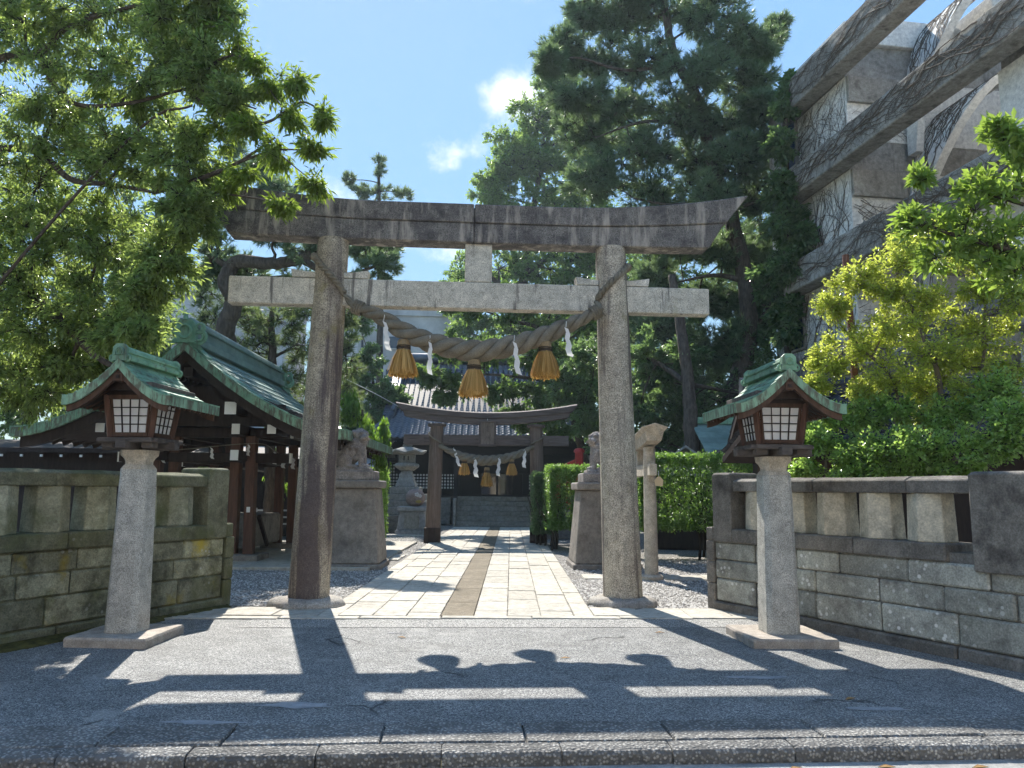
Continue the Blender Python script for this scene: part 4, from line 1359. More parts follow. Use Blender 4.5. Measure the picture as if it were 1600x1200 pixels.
for s, e in ((-1, rp2[0]), (1, rp2[-1])):
    pts = [e - o2] + [Vector((T2W @ Vector((s * 1.44 + .225 * math.cos(a_), .225 * math.sin(a_), 2.76 + .36 * k / 10)))) - o2 for k, a_ in enumerate(np.linspace(R(-30 if s < 0 else 210), R(-200 if s < 0 else 380), 11))]
    strands(MB(), curve_pts(pts, 30), lambda f: .025, 5, 2, 5).build('tie_rope', M['rope'], sh2, smooth='all')
G3 = 'straw tassels on the wooden torii rope'
tassel('small golden straw tassel below the wooden torii, nearest the lattice wall', T2W @ Vector((-.62, -.28, 2.34)), .44, .34, G3, 4, 160)
tassel('small golden straw tassel hanging lowest in the middle of the wooden torii', T2W @ Vector((.02, -.28, 2.10)), .52, .36, G3, 5, 160)
tassel('small golden straw tassel below the wooden torii, nearest the clipped hedge', T2W @ Vector((.72, -.28, 2.34)), .44, .34, G3, 6, 160)
G4 = 'paper streamers on the wooden torii rope'
shide('small white paper streamer at the wooden torii rope end nearest the stone lantern', T2W @ Vector((-.92, -.34, 2.66)), .48, .09, G4, .25, cord=.02)
shide('small white paper streamer between first and middle tassel of the wooden torii', T2W @ Vector((-.33, -.40, 2.38)), .50, .11, G4, .05, cord=.02)
shide('small white paper streamer between middle and last tassel of the wooden torii', T2W @ Vector((.36, -.40, 2.40)), .48, .09, G4, -.08, cord=.02)
shide('small white paper streamer at the wooden torii rope end nearest the clipped hedge', T2W @ Vector((1.08, -.34, 2.64)), .48, .09, G4, -.05, cord=.02)

# ------------------------------------------------------------------ tiled roofs: every tile a curved, overlapping piece in one mesh
def tile_sheet(inside, origin, U, Vd, nu, nv, tw=.27, tl=.26, lift=.04, sag=0.0, ncs=5):
    """U: unit along the eave, Vd(v)->point offset up the slope; returns (V,F)"""
    Vs, Fs = [], []
    nrm = lambda v: (Vd(v + .01) - Vd(v - .01)).cross(U).normalized() * -1
    for j in range(nv):
        p0, p1 = Vd(j * tl), Vd((j + 1.12) * tl)
        n0 = nrm(j * tl)
        if n0.z < 0: n0 = -n0
        for i in range(nu):
            if not inside((i + .5) * tw, (j + .5) * tl): continue
            b = len(Vs)
            for e, (p, up_) in enumerate(((p0, lift), (p1, .004))):
                for k in range(ncs + 1):
                    f = k / ncs
                    wave = .035 * math.cos(2 * math.pi * (f * 1.05 + .1)) + (.02 if f > .85 else 0)
                    Vs.append(origin + U * ((i + f * 1.04) * tw) + p + n0 * (wave + up_))
            for k in range(ncs + 1):
                Vs.append(Vs[b + k] - n0 * .03)
            for k in range(ncs):
                Fs.append((b + k, b + k + 1, b + ncs + 1 + k + 1, b + ncs + 1 + k))
                Fs.append((b + k + 1, b + k, b + 2 * (ncs + 1) + k, b + 2 * (ncs + 1) + k + 1))
    mb = MB(); mb.add(Vs, Fs)
    return mb

# ------------------------------------------------------------------ worship hall at the end of the path
hall = empty('worship_hall', (-.9, 33.6, 0), R(2.0), 'black timber worship hall with glinting tiled roof at the end of the path', 'hall')
HW = 4.7
BX((0, 3.2, .55), (2 * HW, 6.4, 1.1)).build('platform', M['pedestal'], hall, bevel=.03)
for k in range(6):                                   # wide steps
    BX((.25, -.15 - .28 * (5 - k), .10 + .20 * k), (3.3, .30, .196)).build('step', M['toro'], hall, bevel=.012)
for s in (-1, 1):
    BX((.25 + s * 1.72, -.9, .55), (.12, 1.7, 1.15)).build('stair_cheek', M['toro'], hall, bevel=.01)
for k in range(6):                                   # stone cladding courses left of the steps
    BX((-3.2, -.12, .10 + .19 * k), (3.0, .24 - .02 * k, .182)).build('stone_course', M['toro'], hall, bevel=.01)
    BX((3.5, -.12, .10 + .19 * k), (2.6, .24 - .02 * k, .182)).build('stone_course', M['toro'], hall, bevel=.01)
BX((0, 1.3, 2.35), (2 * HW, .1, 2.5)).build('wall', M['black_wood'], hall)
for x in (-4.6, -3.55, -1.40, 1.55, 3.1, 4.6):
    BX((x, .9, 2.45), (.22, .22, 2.7)).build('column', M['black_wood'], hall, bevel=.01)
for z in (1.2, 2.72, 3.35):
    BX((0, .88, z), (2 * HW, .14, .16)).build('tie_beam', M['black_wood'], hall, bevel=.01)
BX((-3.0, .80, 2.98), (3.3, .03, .30)).build('plaster_band', M['toro'], hall)
BX((3.2, .80, 2.98), (3.0, .03, .30)).build('plaster_band', M['toro'], hall)
for x0, x1, n in ((-4.47, -3.68, 6), (-3.42, -1.53, 14), (1.70, 2.95, 9)):     # lattice screens with white paper
    lat = empty('lattice_screen', (0, 0, 0)); lat.parent = hall
    BX(((x0 + x1) / 2, .86, 2.03), (x1 - x0, .03, 1.14)).build('frame', M['black_wood'], lat)
    for i in range(n):
        for j in range(8):
            w, h = (x1 - x0) / n, 1.1 / 8
            BX((x0 + w * (i + .5), .835, 1.49 + h * (j + .5)), (w * .62, .02, h * .62)).build('pane', M['white'], lat)
for x in (-.06, .68):                                  # glazed doors
    d = empty('glass_door', (0, 0, 0)); d.parent = hall
    BX((x, .84, 1.86), (.70, .02, 1.3)).build('glass', M['glass'], d)
    f = MB()
    for s in (-1, 1): f.box((x + s * .355, .82 + .003 * s, 1.86), (.06, .06, 1.36))
    f.box((x, .82, 1.2), (.72, .06, .08)).box((x, .82, 2.55), (.72, .06, .08))
    f.build('frame', M['black_wood'], d)
# inner beam with curved braces, then the eaves
BX((.1, -.6, 3.10), (9.6, .16, .22)).build('eave_beam', M['black_wood'], hall, bevel=.01)
for s in (-1, 1):
    BX((.25 + s * 1.72, -.75, 1.75), (.17, .17, 2.6)).build('porch_column', M['black_wood'], hall, bevel=.01)
for k in range(52):
    x = -4.95 + 9.9 * k / 51
    MB().bar((x, -1.15, 3.52), (x, .9, 4.1), .06, .08).build('rafter', M['black_wood'], hall)
    BX((x, -1.17, 3.52), (.062, .02, .082)).build('rafter_cap', M['white'], hall)
EY, EZ2 = -1.35, 3.62
run, rise = 6.6, 4.2
def slope(v):
    f = v / 7.8
    return Vector((0, run * f, rise * (.80 * f + .20 * f * f)))
def inside(u, v):
    if v < 2.3: return .75 * v / 2.3 * .9 < u < 10.4 - .75 * v / 2.3 * .9
    return .85 < u < 9.55
ts = tile_sheet(inside, Vector((-5.2, EY, EZ2)), Vector((1, 0, 0)), slope, 40, 30, .26, .26, lift=.018)
o = ts.build('roof_tiles', M['tile'], hall, smooth='all'); o['kind'] = 'stuff'
MB().add([Vector((-5.2, EY, EZ2 - .05)), Vector((5.2, EY, EZ2 - .05)), Vector((4.4, EY, EZ2 - .05)) + slope(2.3), Vector((4.35, EY, EZ2 - .05)) + slope(7.8), Vector((-4.35, EY, EZ2 - .05)) + slope(7.8), Vector((-4.4, EY, EZ2 - .05)) + slope(2.3),
          Vector((-5.2, EY, EZ2 - .15)), Vector((5.2, EY, EZ2 - .15)), Vector((4.4, EY, EZ2 - .15)) + slope(2.3), Vector((4.35, EY, EZ2 - .15)) + slope(7.8), Vector((-4.35, EY, EZ2 - .15)) + slope(7.8), Vector((-4.4, EY, EZ2 - .15)) + slope(2.3)],
         [(0, 1, 2, 5), (5, 2, 3, 4), (6, 11, 8, 7), (11, 10, 9, 8), (0, 6, 7, 1)]).build('roof_deck', M['black_wood'], hall)
for s in (-1, 1):
    rm = MB()                                         # verge ridges stacked along the upper slope, hips below
    base = [Vector((s * 4.38, EY, EZ2 + .10)) + slope(v) for v in np.linspace(2.3, 7.8, 12)]
    rm.tube(base, .14, 8)
    rm.tube([p + Vector((-s * .02, 0, .16)) for p in base], .10, 8)
    rm.tube([Vector((s * 5.15, EY, EZ2 + .06)), Vector((s * 4.75, EY, EZ2 + .10)) + slope(1.2), Vector((s * 4.4, EY, EZ2 + .12)) + slope(2.3)], [.11, .13, .15], 8)
    rm.build('verge_ridge', M['tile'], hall, smooth='all')
    ed = MB()
    for v in np.arange(2.35, 7.7, .26):
        p = Vector((s * 4.62, EY, EZ2 + .02)) + slope(v)
        ed.bar(p, p + Vector((0, .14, .10)), .40, .03)
    ed.build('verge_tiles', M['tile'], hall)
MB().tube([Vector((x, EY + run, EZ2 + rise + .25)) for x in (-4.6, 0, 4.6)], .28, 10).build('ridge', M['tile'], hall, smooth='all')
BX((0, EY + run + 3.2, EZ2 + rise - 2.2), (8.6, 6.4, 4.0)).build('rear_body', M['black_wood'], hall)
BX((0, EY + 4.6, 3.2), (8.4, 5.2, 2.0)).build('rear_body', M['black_wood'], hall)
# side wing with small copper roof
wing = empty('side_wing', (-7.2, 33.0, 0), 0, 'dark low side building with a small tin canopy next to the hall', 'building')
BX((0, 1.5, 1.6), (3.4, 3.0, 3.2)).build('wall', M['black_wood'], wing)
MB().loft([[(-2.0, -.9, 3.1), (2.1, -.9, 3.1), (2.1, -.9, 3.2), (-2.0, -.9, 3.2)], [(-2.0, 3.2, 4.3), (2.1, 3.2, 4.3), (2.1, 3.2, 4.4), (-2.0, 3.2, 4.4)]]).build('roof', M['tile'], wing)
MB().loft([[(.9, -2.2, 2.3), (1.9, -2.2, 2.3), (1.9, -2.2, 2.36), (.9, -2.2, 2.36)], [(.9, -.2, 2.75), (1.9, -.2, 2.75), (1.9, -.2, 2.8), (.9, -.2, 2.8)]]).build('canopy', M['cement'], wing)
for x in (1.0, 1.8): MB().bar((x, -2.05, 0), (x, -2.05, 2.33), .08, .08).build('canopy_post', M['black_wood'], wing)
BX((.75, -.02, 2.6), (.5, .05, .3)).build('window', M['white'], wing)

# ------------------------------------------------------------------ stone lantern, round stone, side torii
tl = empty('stone_lantern', (-3.80, 28.2, 0), 0, 'grey stone lantern with upturned roof on a stepped base before the hall', 'stone lantern')
for k, (w, h) in enumerate(((2.1, .62), (1.75, .28), (1.5, .25), (1.25, .25), (.95, .27))):
    z = sum(q[1] for q in ((2.1, .62), (1.75, .28), (1.5, .25), (1.25, .25), (.95, .27))[:k])
    if k == 0:
        for i in range(4):
            for j in range(3):
                BX((-w / 2 + w * (i + .5) / 4, -w / 2 + .15, z + h * (j + .5) / 3), (w / 4 - .01, .3, h / 3 - .008)).build('base_block', M['pedestal'], tl, bevel=.012)
        BX((0, .15, z + h / 2), (w - .02, w - .32, h - .01)).build('base_core', M['pedestal'], tl)
    else: BX((0, 0, z + h / 2), (w, w, h - .006)).build('base_step', M['toro'], tl, bevel=.02)
Z = 1.67
MB().lathe([(.46, Z), (.44, Z + .06), (.34, Z + .30), (.24, Z + .58), (.22, Z + .62)], 4, rz=R(45)).build('shaft', M['toro'], tl, bevel=.015)
MB().lathe([(.24, Z + .62), (.42, Z + .76), (.44, Z + .80), (.42, Z + .88), (.3, Z + .92)], 6, rz=R(30)).build('platform', M['toro'], tl, bevel=.012)
fb = MB().lathe([(.30, Z + .92), (.30, Z + 1.24)], 6, rz=R(30)).build('fire_box', M['toro'], tl, bevel=.01)
BX((0, -.262, Z + 1.09), (.17, .02, .16)).build('dark_opening_plate', M['black_wood'], tl)  # black plate in place of the shade inside the fire box window
rf = MB(); secs = []
for r, z, upc in ((.30, Z + 1.24, 0), (.62, Z + 1.25, .09), (.64, Z + 1.31, .10), (.42, Z + 1.42, .02), (.22, Z + 1.52, 0), (.12, Z + 1.55, 0)):
    secs.append([(r * (1 if k % 2 == 0 else .90) * math.cos(R(30 * k)), r * (1 if k % 2 == 0 else .90) * math.sin(R(30 * k)), z + (upc if k % 2 == 0 else 0)) for k in range(12)])
rf.loft(secs).build('roof', M['toro'], tl, smooth=45)
MB().lathe([(.12, Z + 1.55), (.17, Z + 1.60), (.12, Z + 1.64), (.15, Z + 1.72), (.11, Z + 1.82), (.02, Z + 1.92)], 10).build('finial', M['toro'], tl, smooth=50)

tl.scale = (1.12, 1.12, .94)
sp_ = empty('stone_pedestal', (-3.28, 26.2, 0), 0, 'light grey granite pedestal with an inscribed front panel beside the wooden torii', 'pedestal')
MB().frustum((0, 0, 0), (1.08, .9), (1.08, .9), .14).build('foot', M['cement'], sp_, bevel=.015)
MB().frustum((0, 0, .14), (.98, .8), (.84, .7), .62).build('body', M['cement'], sp_, bevel=.02)
MB().frustum((0, -.395, .20), (.5, .04), (.46, .10), .50).build('panel', M['toro'], sp_, bevel=.01)
ins = MB()
for k in range(9): ins.box((.0 + (.008 if k % 2 else -.006), -.428 + .004 * k, .62 - k * .045), (.03, .012, .028))
ins.build('inscription', M['black_wood'], sp_)
BX((0, 0, .835), (1.0, .84, .15)).build('cap', M['cement'], sp_, bevel=.02)
rs = empty('round_stone', (-3.22, 26.2, .91), 0, 'round pinkish brown carved stone sitting on the granite pedestal', 'stone')
mb = MB(); secs = []
for i in range(13):
    a = math.pi * i / 12
    a = max(.1, min(math.pi - .1, a))
    secs.append([(.43 * math.sin(a) ** .8 * math.cos(2 * math.pi * k / 20) * (1 + .04 * math.sin(3 * k)), .36 * math.sin(a) ** .8 * math.sin(2 * math.pi * k / 20), .40 - .41 * math.cos(a) + (.03 if i > 9 else 0)) for k in range(20)])
mb.loft(secs).build('boulder', M['boulder'], rs, smooth='all')
fl = MB()
for cx, cz, r in ((.10, .56, .12), (.24, .50, .09)):
    for k in range(5):
        a = 2 * math.pi * k / 5
        ell(fl, (cx + r * .55 * math.cos(a), -.325 + .25 * (cx * cx), cz + r * .55 * math.sin(a)), (r * .42, .03, r * .42), 8)
fl.build('pale_carving', M['inlay'], rs, smooth='all')
oc = MB(); ell(oc, (.17, -.31, .24), (.14, .04, .08), 10)
oc.build('ochre_carving', M['ochre'], rs, smooth='all')
rs.scale = (.76, .76, .70)
# mossy rocks beside it
for i, (x, y, r, lb) in enumerate(((-4.75, 25.3, .32, 'mossy garden rock close behind the guardian pedestal'), (-5.25, 25.9, .42, 'larger mossy garden rock farther from the path'))):
    mb = MB(); q = random.Random(20 + i); secs = []
    for a in np.linspace(.12, math.pi - .12, 8):
        secs.append([(x * 0 + r * math.sin(a) * math.cos(2 * math.pi * k / 12) * q.uniform(.85, 1.15), r * .8 * math.sin(a) * math.sin(2 * math.pi * k / 12) * q.uniform(.85, 1.15), r * .9 - r * math.cos(a) * .9) for k in range(12)])
    o = mb.loft(secs).build('garden_rock', M['wallL'], smooth='all'); o.location = (x, y, -.05)
    tag(o, lb, 'rock', 'mossy garden rocks')

st = empty('side_torii', (2.42, 14.55, 0), R(90), 'small cream stone torii turned sideways, behind the paler pillar', 'torii')
for s in (-1, 1):
    MB().tube([(s * (1.05 - .02 * z), 0, z) for z in (.05, 1, 2, 2.25)], [.118, .112, .105, .10], 18).build('pillar', M['sidetorii'], st, smooth=40)
    MB().lathe([(.20, -.02), (.20, .05), (.17, .08), (.12, .085)], 18, (s * 1.05, 0, 0)).build('base', M['sidetorii'], st, smooth=40)
secs = []
for i in range(15):
    s = -1 + i / 7
    u_ = .10 * abs(s) ** 2.2
    secs.append([(s * 1.50, -.125, 2.245 + u_), (s * 1.50, .125, 2.245 + u_), (s * 1.54, .16, 2.40 + u_), (s * 1.60, .225, 2.47 + u_), (s * 1.62, .0, 2.54 + u_), (s * 1.60, -.225, 2.47 + u_), (s * 1.54, -.16, 2.40 + u_)])
MB().loft(secs).build('lintel', M['sidetorii'], st, bevel=.008, angle=50)
BX((0, 0, 1.86), (2.75, .13, .20)).build('tie_beam', M['sidetorii'], st, bevel=.008)
for s in (-1, 1):
    for q in (-1, 1): BX((s * 1.03 + q * .155, 0, 1.975), (.10, .10, .05)).build('wedge', M['sidetorii'], st, bevel=.006)
BX((0, 0, 2.10), (.16, .12, .285)).build('strut', M['sidetorii'], st, bevel=.006)
et = empty('wooden_tag', (2.50, 13.12, 1.74), 0, 'pale wooden votive tag hanging from the small side torii', 'tag')
MB().loft([[(-.06, yy, -.16), (.06, yy, -.16), (.075, yy, -.06), (.02, yy, 0), (-.02, yy, 0), (-.075, yy, -.06)] for yy in (-.006, .006)]).build('board', M['ema'], et)
MB().tube([(0, 0, -.01), (0, .01, .10)], .004, 4).build('string', M['white'], et)

rf_ = empty('red_railing', (1.62, 24.4, 0), R(-6), 'red lacquered sloping rail on posts half hidden behind the hedge', 'railing')
BX((.52, 0, 1.35), (.26, .3, 2.7)).build('post', M['red'], rf_, bevel=.03)
MB().lathe([(.17, 2.68), (.17, 2.74), (.12, 2.80), (.02, 2.82)], 10, (.52, 0, 0)).build('post_cap', M['red'], rf_, smooth=50)
MB().bar((.52, 0, 2.45), (-.55, 0, 1.95), .14, .14).build('rail', M['red'], rf_, bevel=.02)
BX((0, 0, .45), (1.5, .4, .9)).build('plinth', M['pedestal'], rf_, bevel=.02)
for x, z in ((.18, 2.28), (-.14, 2.13)): BX((x, 0, .9 + (z - .9) / 2), (.15, .15, z - .9)).build('baluster', M['red'], rf_, bevel=.015)

# ------------------------------------------------------------------ concrete building with diagonal-looking floor beams
BD = Vector((-.148, .989, 0)); BN = Vector((.989, .148, 0))     # along the facade, away from the shrine
def bp(c, y): return Vector((c - .15 * y, y, 0))
bld = empty('concrete_building', (9.5, 20.7, 0), math.atan2(.148, .989), 'tall concrete building with vine-covered walls, heavy floor beams and arches', 'building')
# local frame: x away from the shrine (into the building), y along the facade (away from the street)
def loc(p): return bld.matrix_world.inverted() @ p
bld_m = Matrix.Translation((9.5, 20.7, 0)) @ Matrix.Rotation(math.atan2(.148, .989), 4, 'Z')
inv = bld_m.inverted()
TOPZ = 15.6
beams = [(4.75, 5.65), (7.60, 8.50), (10.55, 11.45), (13.35, 14.35)]
# protruding bay (walls between the beams) and the next bay nearer the street
for i, (z0, z1) in enumerate(((0, 4.75), (5.65, 7.60), (8.50, 10.55), (11.45, 13.35))):
    BX((3.2, 2.3, (z0 + z1) / 2), (6.4, 4.6, z1 - z0)).build('bay_wall', M['whitewall'], bld)
    BX((3.4, -7.7, (z0 + z1) / 2), (6.4, 5.0, z1 - z0)).build('bay_wall', M['whitewall'], bld)
    # concrete lintel across the street-facing side of the bay under each beam
    BX((.85, -.06, z1 - .40), (1.7, .12, .80)).build('lintel', M['concrete'], bld, bevel=.02)
BX((6.9, -3.1, TOPZ / 2), (2.4, 15, TOPZ - 1.4)).build('rear_wall', M['concrete'], bld)
for z0, z1 in beams:
    BX((-.30, -3.9, (z0 + z1) / 2), (.56, 13.7, z1 - z0)).build('floor_beam', M['concrete'], bld, bevel=.03)
    BX((3.3, 2.3, (z0 + z1) / 2), (6.56, 4.56, z1 - z0)).build('floor_slab', M['concrete'], bld)
    BX((3.5, -7.7, (z0 + z1) / 2), (6.5, 4.9, z1 - z0)).build('floor_slab', M['concrete'], bld)
BX((.3, 2.4, 14.78), (.3, 4.5, .84)).build('parapet', M['whitewall'], bld, bevel=.02)
BX((2.0, .02, 14.78), (3.4, .3, .84)).build('parapet', M['whitewall'], bld, bevel=.02)
BX((3.6, -4.8, 14.78), (.3, 9.4, .84)).build('parapet', M['whitewall'], bld, bevel=.02)
for z0 in (5.95, 8.95, 11.9):                              # dark windows set into the side facing the shrine
    w = empty('window', (0, 0, 0)); w.parent = bld
    BX((-.012, 3.2, z0 + .75), (.05, .9, 1.5)).build('pane', M['farglass'], w)
    f = MB()
    for yy in (2.72, 3.68): f.box((-.03, yy, z0 + .75), (.10, .08, 1.6))
    for zz in (z0 - .03, z0 + 1.53): f.box((-.031, 3.2, zz), (.10, 1.04, .08))
    f.build('frame', M['concrete'], w)
# arched concrete shells between the bays
for zi, (z0, z1) in enumerate(((6.5, 9.7), (9.3, 12.5), (12.2, 15.4))):
    secs = []
    n = 12
    for i in range(n + 1):
        a = R(90) * i / n - (R(0) if i else 0)
        x = 1.72 + 1.5 * (1 - math.cos(a)); z = z0 + (z1 - z0) * math.sin(a); ye = -.5 - 2.0 * math.sin(a)
        if i == 0: z -= 1.2
        nx, nz = -math.cos(a), math.sin(a)
        secs.append([(x, -.15, z), (x, ye, z), (x - .22 * nx, ye, z - .22 * nz), (x - .22 * nx, -.15, z - .22 * nz)])
    MB().loft(secs).build('arched_shell', M['whitewall'], bld, smooth=40)
MB().tube([(1.62, -.2, 6.3), (1.62, -.2, 9.6), (1.75, -.2, 9.9), (1.75, -.2, 10.5)], .06, 8).build('drainpipe', M['steel'], bld)

# dead creeper: branching stems laid on the concrete
def creeper(mb, q, P, org, du, dv, nrm, u, v, ang_, L, r, depth, lim):
    pts = [(u, v)]
    a = ang_
    n = max(4, int(L / .16))
    for i in range(n):
        a += q.gauss(0, .22)
        u += math.cos(a) * L / n; v += math.sin(a) * L / n
        if not (lim[0] < u < lim[1] and lim[2] < v < lim[3]): break
        pts.append((u, v))
        if depth < 3 and q.random() < (.34 if depth < 2 else .16):
            creeper(mb, q, P, org, du, dv, nrm, u, v, a + q.choice((-1, 1)) * q.uniform(.3, .9), L * q.uniform(.35, .65), r * .6, depth + 1, lim)
    if len(pts) > 1:
        p3 = [org + du * a_ + dv * b_ + nrm * (.01 + r) for a_, b_ in pts]
        mb.tube(p3, [r * (1 - .6 * k / (len(p3) - 1)) for k in range(len(p3))], 3 if r < .012 else 4, False)
q = random.Random(31)
vn = MB()
Xa, Ya, Za = Vector((1, 0, 0)), Vector((0, 1, 0)), Vector((0, 0, 1))
for z0, z1 in ((5.65, 7.60), (8.50, 10.55), (11.45, 13.35)):
    for k in range(24):                                    # on the side facing the shrine
        creeper(vn, q, None, Vector((0, 0, z0)), Ya, Za, -Xa, q.uniform(.05, 4.4), q.uniform(0, .3), q.uniform(.9, 2.5), q.uniform(1.4, 3.2), q.uniform(.006, .015), 0, (.02, 4.5, .0, z1 - z0))
    for k in range(20):                                     # round the corner
        creeper(vn, q, None, Vector((0, 0, z0)), Xa, Za, -Ya, q.uniform(.02, .3), q.uniform(0, 1.8), q.uniform(-.5, .9), q.uniform(1.0, 2.6), q.uniform(.006, .012), 0, (.0, 2.5, .0, z1 - z0 - .9))
    for k in range(9):
        creeper(vn, q, None, Vector((.2, -10.2, z0)), Ya, Za, -Xa, q.uniform(.0, 4), q.uniform(0, .3), q.uniform(.8, 2.3), q.uniform(1.5, 3.2), q.uniform(.006, .014), 0, (.0, 4.1, .0, z1 - z0))
for z0, z1 in beams:
    for k in range(70):                                    # trailing along the beams
        d = q.choice((0, math.pi)) + q.gauss(0, .16)
        creeper(vn, q, None, Vector((-.58, 0, z0)), Ya, Za, -Xa, q.uniform(-9, 2.8), q.uniform(.05, .85), d, q.uniform(2, 5), q.uniform(.006, .018), 1, (-10.6, 2.9, .02, z1 - z0 - .01))
o = vn.build('creeper', M['vine'], bld); o['kind'] = 'stuff'
# creeper on the arched shells
vn = MB()
for zi, (z0, z1) in enumerate(((6.5, 9.7), (9.3, 12.5), (12.2, 15.4))):
    for k in range(42):
        a0, yy = R(q.uniform(0, 60)), q.uniform(-2.4, -.2)
        pts = []
        for i in range(12):
            a = a0 + R(4.2) * i; yy += q.gauss(0, .12)
            yy = max(-.48 - 2.0 * math.sin(a), min(-.2, yy))
            if a > R(88): break
            pts.append((1.72 + 1.5 * (1 - math.cos(a)) - .012 * math.cos(a), yy, z0 + (z1 - z0) * math.sin(a) + .012))
        vn.tube(pts, q.uniform(.006, .014), 3, False) if len(pts) > 1 else None
o = vn.build('creeper', M['vine'], bld); o['kind'] = 'stuff'

# ------------------------------------------------------------------ low tiled roofs, pole, far buildings
def small_house(name, label, loc_, rz, w, d, zw, rise, wallm, group=None):
    h = empty(name, loc_, rz, label, 'building', group)
    BX((0, 0, zw / 2), (w - .8, d - .8, zw)).build('wall', M[wallm], h)
    sl = math.hypot(d / 2, rise)
    for s in (-1, 1):
        U = Vector((1, 0, 0)); n = int(w / .27); m = int(sl / .26)
        fn = lambda v, s=s: Vector((0, s * -1 * 0 + s * (-v * (d / 2) / sl) + 0, v * rise / sl))
        if s > 0: ts = tile_sheet(lambda u, v: True, Vector((-w / 2, d / 2, zw - .05)), U, fn, n, m)
        else: ts = tile_sheet(lambda u, v: True, Vector((-w / 2, -d / 2, zw - .05)), U, fn, n, m)
        o_ = ts.build('roof_tiles', M['tile_old'], h, smooth='all'); o_['kind'] = 'stuff'
        MB().add([(-w / 2, s * d / 2, zw - .1), (w / 2, s * d / 2, zw - .1), (w / 2, 0, zw + rise - .1), (-w / 2, 0, zw + rise - .1), (-w / 2, s * d / 2, zw - .2), (w / 2, s * d / 2, zw - .2), (w / 2, 0, zw + rise - .2), (-w / 2, 0, zw + rise - .2)],
                 [(0, 1, 2, 3), (7, 6, 5, 4), (0, 4, 5, 1), (1, 5, 6, 2), (0, 3, 7, 4)]).build('roof_deck', M['wood_dark'], h)
    rm = MB()
    for k in range(int(w / .3)):
        rm.tube([(-w / 2 + k * .3, 0, zw + rise + .1), (-w / 2 + k * .3 + .31, 0, zw + rise + .12)], [.13, .12], 8)
    rm.box((0, 0, zw + rise), (w, .3, .14)); rm.build('ridge', M['tile_old'], h, smooth=40)
    return h
small_house('garden_house', 'dark tiled roof of a low house behind the yellow-green shrub', (6.3, 13.2, 0), R(-4), 4.6, 2.8, 2.3, .95, 'wood_dark')
small_house('garden_house', 'small tiled roof ending beside the rusty pole behind the lantern', (4.35, 11.6, 0), R(8), 1.7, 1.8, 2.15, .42, 'wood')
cp = empty('copper_shed', (7.3, 22.8, 0), R(4), 'low shed with a green copper roof behind the two pine trunks', 'shed')
BX((.2, 0, 1.1), (3.2, 2.4, 2.2)).build('wall', M['black_wood'], cp)
for s in (-1, 1):
    for k in range(7):
        f0, f1 = k / 7, (k + 1.05) / 7
        q_ = [(-2.0, s * 1.7 * (1 - f0), 2.3 + 1.2 * f0), (2.3, s * 1.7 * (1 - f0), 2.3 + 1.2 * f0), (2.3, s * 1.7 * (1 - f1), 2.33 + 1.2 * f1), (-2.0, s * 1.7 * (1 - f1), 2.33 + 1.2 * f1)]
        MB().loft([q_, [(a, b, c_ - .04) for a, b, c_ in q_]]).build('roof_sheet', M['copper_roof'], cp)
BX((.15, 0, 3.56), (4.4, .3, .2)).build('ridge', M['copper'], cp, bevel=.02)
cp2 = empty('copper_shed', (4.75, 21.3, 0), R(80), 'pale grey metal roof slope behind the long hedge', 'shed')
BX((0, 0, .95), (2.2, 1.6, 1.9)).build('wall', M['wood_dark'], cp2)
MB().loft([[(xx, -1.0, 1.9), (xx, 1.0, 1.9), (xx, 0, 2.56)] for xx in (-1.15, -1.1)]).build('gable', M['cement'], cp2)
for s in (-1, 1):
    q_ = [(-1.4, s * 1.1, 1.92), (1.4, s * 1.1, 1.92), (1.4, 0, 2.68), (-1.4, 0, 2.68)]
    MB().loft([q_, [(a, b, c_ - .06) for a, b, c_ in q_]]).build('roof_slope', M['cement'], cp2)
lh = empty('low_hall', (-13.2, 20.5, 0), R(3), 'dark low hall with green copper eaves far behind the mossy wall', 'building')
BX((0, 1.5, 1.25), (6.4, 3, 2.5)).build('wall', M['wood_dark'], lh)
MB().loft([[(-3.4, -.6, 2.35), (3.3, -.6, 2.35), (3.3, -.6, 2.47), (-3.4, -.6, 2.47)], [(-3.4, 1.6, 2.7), (3.3, 1.6, 2.7), (3.3, 1.6, 2.8), (-3.4, 1.6, 2.8)]]).build('roof', M['wood_dark'], lh)
for k in range(12): BX((-3.0 + k * .5, -.55, 2.27), (.06, .04, .06)).build('rafter_cap', M['white'], lh)
for x in (-1.2, .6): BX((x, .08, 1.6), (1.2, .04, .9)).build('plaster_panel', M['cement'], lh)

